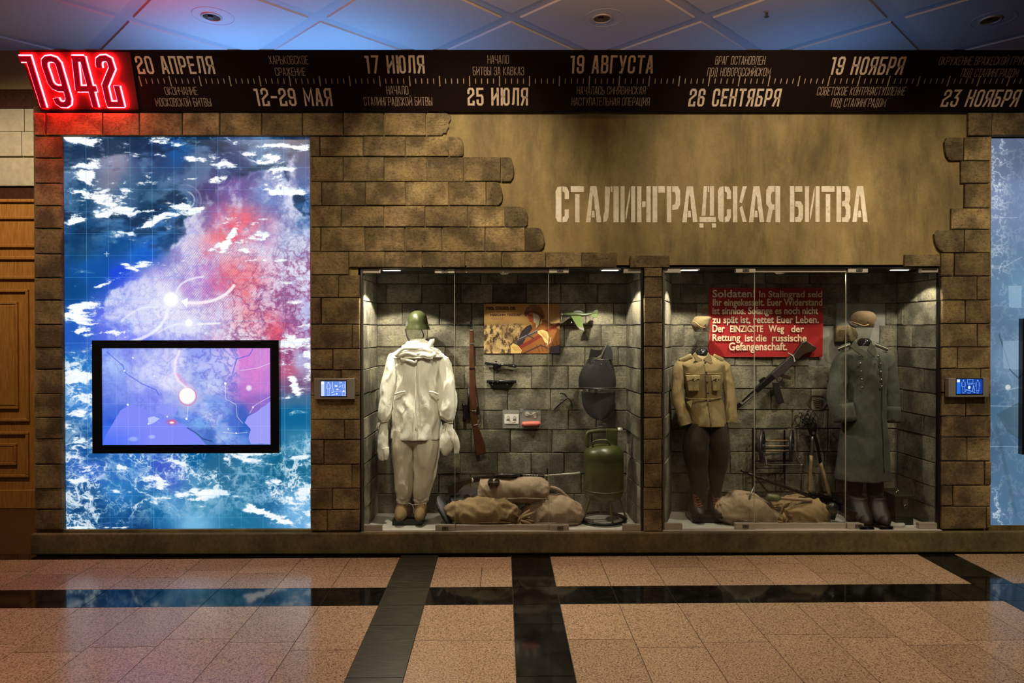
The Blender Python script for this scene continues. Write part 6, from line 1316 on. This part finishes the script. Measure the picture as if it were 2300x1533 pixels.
# cap
def sidecap(rows_, Y, lab, m, seam, btn, visor=None):
    cp = E('field_cap', (rows_[0][0] + rows_[0][1]) / 2, rows_[0][2], Y, lab, 'cap', 'field caps on mannequins')
    mk('crown', loft(vrings(rows_, Y, 4), 34, folds(.004, 20, 20, 4)), m, cp, True)
    mk('flap_edge', tube([U(x, y, Y - d) for x, y, d in seam], .005, 6, 5), 'khaki', cp, True)
    mk('button', sphere(U(*btn, Y - .104), .007, .005, .007, 8, 5), 'leather', cp)
    if visor: mk('visor', tube([U(x, y, Y - d) for x, y, d in visor], .016, 8, 4, .4), 'brown_cloth', cp, True)
    return cp
sidecap([(1562, 1590, 745, .085), (1557, 1593, 738, .095), (1554, 1594, 728, .10), (1556, 1595, 720, .095), (1559, 1597, 714, .08), (1563, 1595, 711, .045), (1572, 1588, 710, .01)], YM, 'pale khaki field cap with turned-up flap on the khaki mannequin', 'cap_khaki', [(1556, 722, .05), (1562, 724, .09), (1572, 732, .105), (1582, 736, .10), (1594, 735, .05)], (1584, 729))
sidecap([(1918, 1960, 735, .085), (1913, 1962, 728, .10), (1911, 1965, 719, .105), (1914, 1965, 710, .10), (1920, 1960, 703, .08), (1928, 1952, 699, .045), (1936, 1944, 698, .01)], YM, 'brown visored field cap on the greatcoat mannequin', 'cap_brown', [(1912, 722, .05), (1924, 726, .10), (1940, 731, .105), (1954, 727, .09), (1963, 719, .05)], (1950, 722), [(1908, 722, .10), (1913, 729, .13), (1924, 733, .12)])
# ---- red banner
YBN = YC - .045
a, b = U(1592, 646, YBN), U(1848, 801, YBN)
bnr = empty('banner', ((a.x + b.x) / 2, YBN, b.z), 'red cloth banner with cream hand-painted German lettering on the right case back wall', 'banner')
panel('cloth', a.x, b.x, b.z, a.z, YBN, .004, 'red_cloth', bnr, wave=.010, nx=26, nz_=8)
fnt = None
def btext(s, x0, x1, yb, hh):
    cu = bpy.data.curves.new('line', 'FONT'); cu.body = s; cu.size = 1; cu.offset = .022; cu.resolution_u = 3
    o = bpy.data.objects.new('line', cu); COL.objects.link(o); dg = bpy.context.evaluated_depsgraph_get(); me = bpy.data.meshes.new_from_object(o.evaluated_get(dg))
    V = [v.co.copy() for v in me.vertices]; F = [tuple(p.vertices) for p in me.polygons]; bpy.data.objects.remove(o)
    mx0, mx1 = min(v.x for v in V), max(v.x for v in V); P0, P1 = U(x0, yb, YBN - .013), U(x1, yb, YBN - .013); zt = U(x0, yb - hh, YBN - .013).z
    kx = (P1.x - P0.x) / (mx1 - mx0); kz = (zt - P0.z) / .73
    mk('painted_line', ([(P0.x + (v.x - mx0) * kx, YBN - .0125, P0.z + v.y * kz) for v in V], F), 'banner_paint', bnr)
for s, x0, x1, yb, hh in (('Soldaten!', 1600, 1696, 667, 17), ('In Stalingrad seid', 1705, 1847, 667, 15), ('Ihr eingekesselt. Euer Widerstand', 1601, 1847, 686, 16), ('ist sinnlos. Solange es noch nicht', 1600, 1838, 705, 16), ('zu spät ist, rettet Euer Leben.', 1600, 1839, 725, 16),
                          ('Der', 1600, 1628, 745, 17), ('EINZIGSTE', 1640, 1714, 745, 15), ('Weg', 1726, 1761, 745, 16), ('der', 1777, 1806, 745, 15), ('Rettung', 1600, 1663, 765, 16), ('ist die', 1673, 1722, 766, 16), ('russische', 1734, 1812, 766, 16), ('Gefangenschaft.', 1637, 1768, 786, 18)): btext(s, x0, x1, yb, hh)
# ---- assault rifle, hung diagonally
YA2 = YC - .09
af = E('rifle', 1740, 850, YA2, 'dark assault rifle with long box magazine hung diagonally below the red banner', 'rifle')
ux, uy = (1818 - 1653) / 233.0, (772 - 919) / 233.0   # along the gun, muzzle to butt
L = math.hypot(ux, uy); ux /= L; uy /= L; nx__, ny__ = -uy, ux     # n points to lower right
def gp(s, d): return (1653 + ux * s + nx__ * d, 919 + uy * s + ny__ * d)
def gpoly(pts): return [gp(s, d) for s, d in pts]
mk('barrel', ptube([(*gp(0, 0), YA2, 2.2), (*gp(20, 1), YA2, 2.2), (*gp(70, 2), YA2, 2.6)], 10), 'gun_dark', af, True)
mk('gas_tube', ptube([(*gp(22, -4), YA2, 1.9), (*gp(135, -6), YA2, 1.9)], 10), 'gunmetal', af, True)
mk('front_sight', pext(gpoly([(8, -6), (16, -6), (18, 2), (6, 2)]), YA2 - .01, YA2 + .01), 'gunmetal', af)
mk('handguard', pext(gpoly([(62, -6), (115, -7), (115, 8), (62, 6)]), YA2 - .02, YA2 + .02), 'gunmetal', af, bevel=.006)
mk('receiver', pext(gpoly([(112, -7), (172, -8), (174, 9), (140, 12), (112, 10)]), YA2 - .022, YA2 + .022), 'gun_dark', af, bevel=.005)
mk('rear_sight', pext(gpoly([(82, -14), (96, -12), (98, -6), (80, -6)]), YA2 - .01, YA2 + .01), 'gunmetal', af)
mk('stock', pext(gpoly([(172, -8), (180, -6), (212, -13), (221, -10), (228, 18), (219, 20), (200, 10), (178, 9)]), YA2 - .02, YA2 + .02), 'wood_dark', af, bevel=.006)
mk('magazine', pext([(1736, 858), (1749, 857), (1755, 880), (1762, 904), (1749, 908), (1741, 885)], YA2 - .014, YA2 + .014), 'black', af, bevel=.004)
mk('pistol_grip', pext([(1755, 836), (1761, 838), (1777, 845), (1776, 853), (1762, 849), (1752, 845)], YA2 - .016, YA2 + .016), 'wood_dark', af, bevel=.004)
mk('trigger_guard', tube([U(1743, 848, YA2), U(1747, 857, YA2), U(1755, 855, YA2), U(1759, 846, YA2)], .004, 6, 3), 'gunmetal', af)
mk('sling_strap', tube([U(1770, 792, YA2 - .03), U(1782, 800, YA2 - .035), U(1785, 812, YA2 - .03)], .005, 6, 3), 'pale_metal', af)
# ---- greatcoat mannequin
m3 = empty('mannequin', (U(1940, 1150, YM).x, YM, FZ2), 'mannequin in a long grey-green double-breasted greatcoat, far right', 'mannequin', 'museum mannequins')
a, b = U(1905, 1180, YM - .02), U(1985, 1166, YM - .02); mk('base', box(a.x, b.x, YM - .05, YM + .17, FZ2, FZ2 + .045), 'black', m3, bevel=.004)
mk('head', loft(vrings([(1926, 1952, 776, .045), (1925, 1952, 762, .05), (1917, 1955, 750, .08), (1914, 1958, 735, .09), (1914, 1959, 722, .09), (1922, 1952, 710, .06)], YM, 3), 20), 'acrylic', m3, True)
mk('neck', loft(vrings([(1918, 1966, 790, .075), (1924, 1958, 774, .07), (1928, 1955, 764, .06), (1934, 1949, 759, .03)], YM, 4), 28), 'black_gloss', m3, True)
gc = crease(.009, 8, 3.4, 27)
def gwr(a, t, p): return gc(a, t, p) + .008 * t * math.sin(a * 8 + 1.3) + .004 * nz((p.x * 24, p.y * 20, p.z * 14), 1, 28)
mk('coat', loft(vrings([(1923, 1960, 776, .065), (1912, 1970, 783, .09), (1896, 1984, 791, .115), (1886, 1993, 800, .13), (1890, 1990, 820, .145), (1899, 1988, 850, .145), (1902, 1986, 885, .135), (1898, 1987, 920, .14), (1893, 1990, 960, .15), (1887, 1993, 1000, .165), (1881, 1995, 1040, .175), (1877, 1996, 1072, .18), (1883, 1990, 1072, .165)], YM, 7), 72, gwr, caps=False), 'grey_wool', m3, True)
mk('collar_flap', pext([(1921, 763), (1911, 779), (1920, 788), (1941, 802), (1949, 790), (1930, 779)], YM - .165, YM - .15), 'collar_wool', m3, bevel=.004)
mk('collar_flap', pext([(1957, 769), (1949, 785), (1950, 789), (1966, 803), (1969, 789), (1966, 776)], YM - .165, YM - .15), 'collar_wool', m3, bevel=.004)
for pp in ([(1910, 778), (1896, 783), (1882, 789)], [(1966, 778), (1980, 783), (1995, 789)]):
    mk('shoulder_strap', tube([U(x, y, YM - .03) + Vector((0, 0, .02)) for x, y in pp], .02, 8, 3, .22), 'grey_wool', m3, True)
    mk('piping', tube([U(x, y, YM - .055) + Vector((0, 0, .024)) for x, y in pp], .003, 5, 3), 'cord', m3)
for path, cuff in (([(1900, 794, YM, 10), (1890, 810, YM, 16), (1882, 850, YM - .01, 19), (1880, 890, YM - .03, 20), (1888, 920, YM - .05, 21), (1897, 941, YM - .06, 22)], [(1893, 905, YM - .05, 22.5), (1899, 945, YM - .06, 25)]), ([(1983, 794, YM, 10), (1994, 810, YM, 15), (2001, 850, YM - .01, 15.5), (2005, 890, YM - .03, 15), (2006, 920, YM - .05, 14.5), (2006, 946, YM - .06, 14)], [(2006, 912, YM - .05, 15.5), (2006, 949, YM - .06, 15.5)])):
    mk('sleeve', ptube(path, 40, 8, .9, crease(.009, 9, 5, 41)), 'grey_wool', m3, True); mk('turned_cuff', ptube(cuff, 28, 3, .9, folds(.003, 14, 14, 3)), 'grey_wool', m3, True)
for x, y in ((1932, 799), (1933, 816), (1934.5, 834), (1936, 852), (1936.5, 870), (1972, 800), (1978, 817), (1979, 835), (1980, 853), (1981, 868)): mk('button', sphere(U(x, y, YM - .158), .011, .007, .011, 10, 6), 'gunlight', m3, True)
mk('front_edge', tube([U(1975, 800, YM - .14), U(1981, 840, YM - .145), U(1982, 885, YM - .13), U(1984, 960, YM - .14), U(1986, 1060, YM - .16)], .005, 6, 5), 'grey_wool', m3, True)
for x0, x1 in ((1905, 1935), (1950, 1982)):
    mk('trouser_leg', loft(vrings([(x0, x1, 1060, .09), (x0 + 1, x1 - 2, 1120, .08), (x0 + 3, x1 - 4, 1160, .07)], YM + .04, 3), 20), 'brown_cloth', m3, True)
# ---- black straw overboots in front
for k, (x0, x1, lab) in enumerate(((1908, 1950, 'big dark quilted overboot left of its pair at the greatcoat feet'), (1951, 1992, 'big dark quilted overboot right of its pair at the greatcoat feet'))):
    o_ = E('overboot', (x0 + x1) / 2, 1180, .15, lab, 'boot', 'dark overboots by the greatcoat')
    xc = (U(x0, 1150, .14).x + U(x1, 1150, .14).x) / 2; w = (U(x1, 1150, .14).x - U(x0, 1150, .14).x) / 2
    mk('upper', loft([(Vector((xc + .01 * z * 20, .19 + yy, FZ2 + z)), Vector((w * k_, 0, 0)), Vector((0, ry, 0))) for z, yy, ry, k_ in ((.03, -.04, .15, .93), (.06, -.04, .155, 1), (.10, -.025, .14, .98), (.14, .01, .11, .92), (.19, .04, .085, .88), (.215, .045, .082, .86), (.225, .045, .082, .86), (.222, .045, .06, .6))], 30, folds(.005, 18, 18, 6)), 'leather', o_, True)
    mk('sole', loft([(Vector((xc, .15, FZ2)), Vector((w, 0, 0)), Vector((0, .16, 0))), (Vector((xc, .15, FZ2 + .03)), Vector((w, 0, 0)), Vector((0, .16, 0)))], 28), 'black', o_, bevel=.005)
    mk('sole_cleats', join(*[bar(Vector((xc - w * .7, .15 - .15 + .0, FZ2 + .006 + j * .008)), Vector((xc + w * .7, .15 - .15, FZ2 + .006 + j * .008)), .003, .02) for j in range(3)]), 'gunmetal', o_)
fe = E('felt_insole', 2005, 1182, .1, 'pale grey round felt pad on the case floor right of the overboots', 'felt pad')
mk('pad', disc(Vector((U(2005, 1182, .12).x, .13, FZ2)), .10, (0, 0, 1), .02, 30), 'case_floor', fe)
bx = E('ammunition_box', 2036, 1185, .2, 'dark olive ammunition tin with wire handle at the right end of right case', 'metal box')
a, b = U(2013, 1190, .12), U(2054, 1118, .12); mk('body', box(a.x, b.x, .13, .42, FZ2, b.z), 'ammo', bx, bevel=.008)
mk('lid', box(a.x - .004, b.x + .004, .126, .424, b.z - .005, b.z + .02), 'ammo', bx, bevel=.004)
mk('handle', tube([Vector((a.x + .04, .2, b.z + .018)), Vector((a.x + .05, .2, b.z + .04)), Vector((b.x - .05, .3, b.z + .04)), Vector((b.x - .04, .3, b.z + .018))], .005, 6, 2), 'gunlight', bx)
mk('latch', join(box(a.x + .06, a.x + .10, .118, .13, b.z - .06, b.z - .01), torus((a.x + .08, .118, b.z - .075), .014, .003, (0, 1, 0), 14, 5)), 'gunlight', bx)
# ---- wire reel on a stand
YW2 = .46
wr_ = E('cable_reel', 1740, 1105, YW2, 'black steel cable reel with spoked wheels and crank on a frame stand', 'cable reel')
mk('frame', join(ptube([(1692, 960, YW2 - .03, 3), (1692, 1110, YW2 - .03, 3)], 8), ptube([(1692, 963, YW2 - .03, 1.6), (1768, 962, YW2 + .03, 1.6)], 8), ptube([(1692, 1035, YW2 - .03, 1.4), (1775, 1034, YW2 + .03, 1.6)], 8), ptube([(1762, 965, YW2 + .03, 2.2), (1762, 1100, YW2 + .03, 2.2)], 8), ptube([(1697, 1051, YW2, 1.3), (1760, 1051, YW2, 1.3)], 8), ptube([(1697, 1081, YW2, 1.2), (1760, 1080, YW2, 1.2)], 8)), 'gunmetal', wr_)
mk('slanted_brace', ptube([(1693, 965, YW2 - .04, 1.4), (1720, 1035, YW2 - .08, 1.4)], 8), 'gunlight', wr_)
for cx_, cy_, rx_, Yw in ((1712, 1001, 13, YW2 - .0), (1778, 1000, 13, YW2 + .0)):
    c0 = U(cx_, cy_, Yw); R0 = .142; s_ = .062
    pts = [c0 + Vector((math.cos(a) * s_, math.cos(a) * .12, math.sin(a) * R0)) for a in np.linspace(0, 2 * math.pi, 33)]
    wh = mk('wheel', tube(pts, .013, 8), 'gun_dark', wr_, True)
    mk('spokes', join(*[tube([c0, c0 + Vector((math.cos(a) * s_, math.cos(a) * .12, math.sin(a) * R0))], 0.008, 6) for a in np.linspace(0, 2 * math.pi, 8)[:-1]]), 'gunmetal', wh)
    mk('holed_disc', tube([c0 + Vector((math.cos(a) * s_ * .55, math.cos(a) * .066, math.sin(a) * R0 * .55)) for a in np.linspace(0, 2 * math.pi, 25)], .012, 6), 'gunmetal', wh, True)
    mk('hub', sphere(c0, .02, .02, .02, 10, 6), 'gunlight', wh, True)
for y, m_ in ((989, 'wood_handle'), (1001, 'wood_handle'), (1006, 'gunmetal'), (1012, 'wood_handle')): mk('cross_rod', ptube([(1720, y, YW2 - .02, 1.5), (1780, y, YW2 + .02, 1.5)], 8), m_, wr_, label='pale wooden rod' if m_ == 'wood_handle' else None)
mk('crank', join(ptube([(1720, 1030, YW2 - .1, 2), (1722, 1043, YW2 - .12, 2)], 8), ptube([(1722, 1043, YW2 - .12, 1.2), (1795, 1043, YW2 - .1, 1.2)], 8), ptube([(1790, 1027, YW2 - .08, 2), (1797, 1040, YW2 - .1, 2.4)], 8), sphere(U(1795, 1027, YW2 - .08), .016, .016, .016), sphere(U(1800, 1044, YW2 - .1), .016, .012, .012)), 'gunlight', wr_)
# ---- wire cutters with wooden handles
YX = .5
ct = E('wire_cutters', 1845, 1110, YX, 'long-handled wire cutters with pale wooden handles leaning on the back wall', 'wire cutters')
for path, m_, nm in (([(1822, 1022, YX, 4), (1819, 1070, YX - .01, 4.4), (1820, 1108, YX - .02, 4.6)], 'wood_handle', 'wooden_handle'), ([(1843, 1038, YX, 3.4), (1854, 1075, YX - .02, 4), (1865, 1115, YX - .04, 4.4)], 'wood_handle', 'wooden_handle'), ([(1825, 975, YX, 3), (1823, 1025, YX, 3.4)], 'gunlight', 'steel_shank'), ([(1829, 975, YX, 3), (1836, 1000, YX, 3.4), (1843, 1040, YX, 3.4)], 'gunmetal', 'steel_shank')):
    mk(nm, ptube(path, 12, 3), m_, ct, True)
mk('jaw', pext([(1815, 950), (1822, 958), (1827, 962), (1834, 948), (1836, 962), (1832, 976), (1822, 978), (1817, 966)], YX - .02, YX + .01), 'gunmetal', ct, bevel=.003); mk('pivot', disc(U(1827, 972, YX - .022), .014, (0, -1, 0), .008, 12), 'gunlight', ct)
# ---- barbed wire tangle
bw = E('barbed_wire', 1805, 965, .52, 'small tangle of rusty barbed wire against the wall above the cutters', 'barbed wire')
rnd = random.Random(3)
for k in range(6):
    pts = []; r0 = rnd.uniform(16, 30); cx_, cy_ = rnd.uniform(1796, 1822), rnd.uniform(932, 948); sq = rnd.uniform(.4, .7); ph = rnd.uniform(0, 6)
    for j in range(22):
        a = ph + j * .33; pts.append(U(cx_ + math.cos(a) * r0 * (.6 + .4 * math.sin(a * 1.7 + k)) + j * .3, cy_ + math.sin(a) * r0 * sq + 7 * math.sin(a * 2.3 + k * 2), .53 + .03 * math.sin(a * 2 + k)))
    st_ = mk('strand', tube(pts, .0028, 5, 2), 'gunmetal', bw, True)
    mk('barbs', join(*[bar(p + Vector((-.012, 0, -.012)), p + Vector((.012, 0, .012)), .003) for p in pts[::4]]), 'gunmetal', st_)
# ---- sandbags right case
G2_ = 'sandbags in the right showcase'
bag('sandbag', 'large pale brown sandbag at the front left of the right case pile', G2_, [(1616, 1122, .24, 8), (1626, 1134, .24, 30), (1648, 1142, .24, 40), (1680, 1145, .24, 41), (1708, 1154, .24, 32), (1732, 1163, .24, 22), (1752, 1170, .24, 13), (1764, 1172, .24, 6)], 'burlap', 12, 1.0, .014)
bag('sandbag', 'smaller creased sandbag with knotted neck below the stick grenade', G2_, [(1760, 1172, .2, 6), (1766, 1164, .2, 17), (1785, 1153, .2, 29), (1815, 1150, .2, 34), (1842, 1155, .2, 28), (1858, 1164, .2, 16), (1863, 1168, .2, 6)], 'burlap2', 13, 1.0, .024, (1762, 1170, .10, 18, -.7, -.5))
bag('sandbag', 'low dark sandbag behind, propping the right end of the pile', G2_, [(1735, 1134, .42, 8), (1755, 1132, .42, 14), (1790, 1130, .42, 20), (1825, 1130, .42, 22), (1850, 1136, .42, 8)], 'burlap2', 14, .9, .012, None, False)
# ---- stick grenade
gr = E('stick_grenade', 1770, 1125, .14, 'stick grenade with olive head and wooden handle lying on the right case sandbags', 'grenade')
mk('head', ptube([(1722, 1116, .15, 5), (1724, 1116, .15, 8.5), (1746, 1118, .14, 8.5), (1749, 1118, .14, 6), (1753, 1118, .14, 4.5)], 18), 'olive_tin', gr, True)
mk('handle', ptube([(1752, 1118, .14, 3.8), (1780, 1120, .13, 3.6), (1805, 1122, .12, 4.2), (1820, 1123, .12, 4.8), (1823, 1123, .12, 4)], 14, 2), 'wood_handle', gr, True)
# ---- long machine gun in front
mg2 = E('machine_gun', 1830, 1140, .2, 'long black machine gun on a bipod slanting down to the right across right case', 'machine gun')
def q2(s): return (1665 + (1905 - 1665) * s, 1057 + (1155 - 1057) * s)
mk('flash_hider', ptube([(1664, 1056, .16, 2.6), (1680, 1062, .16, 3.4)], 12), 'gunmetal', mg2, True)
mk('barrel_jacket', ptube([(1678, 1062, .16, 3), (1720, 1078, .17, 3.6), (1785, 1101, .18, 4), (1826, 1115, .19, 4.6)], 14), 'gunmetal', mg2, True)
mk('jacket_slots', join(*[bar(U(1690 + 15 * k, 1065.5 + 5.5 * k, .14), U(1697 + 15 * k, 1068 + 5.5 * k, .14), .008, .004) for k in range(8)]), 'black', mg2)
mk('receiver', pext([(1820, 1106), (1850, 1112), (1880, 1124), (1902, 1138), (1898, 1150), (1866, 1144), (1830, 1130)], .16, .22), 'gunmetal', mg2, bevel=.006)
mk('feed_cover', pext([(1842, 1108), (1872, 1116), (1880, 1124), (1846, 1118)], .15, .23), 'black_gloss', mg2, bevel=.004)
mk('grip', pext([(1870, 1140), (1882, 1146), (1876, 1168), (1864, 1166)], .17, .205), 'black', mg2, bevel=.005)
mk('stock', pext([(1896, 1136), (1915, 1146), (1950, 1160), (1960, 1176), (1930, 1184), (1905, 1172), (1894, 1152)], .09, .14), 'wood_dark', mg2, bevel=.008)
mk('bipod_leg', ptube([(1697, 1085, .15, 1.8), (1684, 1115, .12, 2.2), (1676, 1145, .09, 3), (1674, 1150, .09, 3.6)], 10), 'gunlight', mg2, True)
mk('bipod_leg', ptube([(1697, 1070, .18, 1.8), (1712, 1090, .24, 2), (1728, 1108, .3, 2.4)], 10), 'gunmetal', mg2, True)
mk('drum_magazine', disc(U(1866, 1138, .13), .045, (0, -1, 0), .05, 24), 'black', mg2, True)
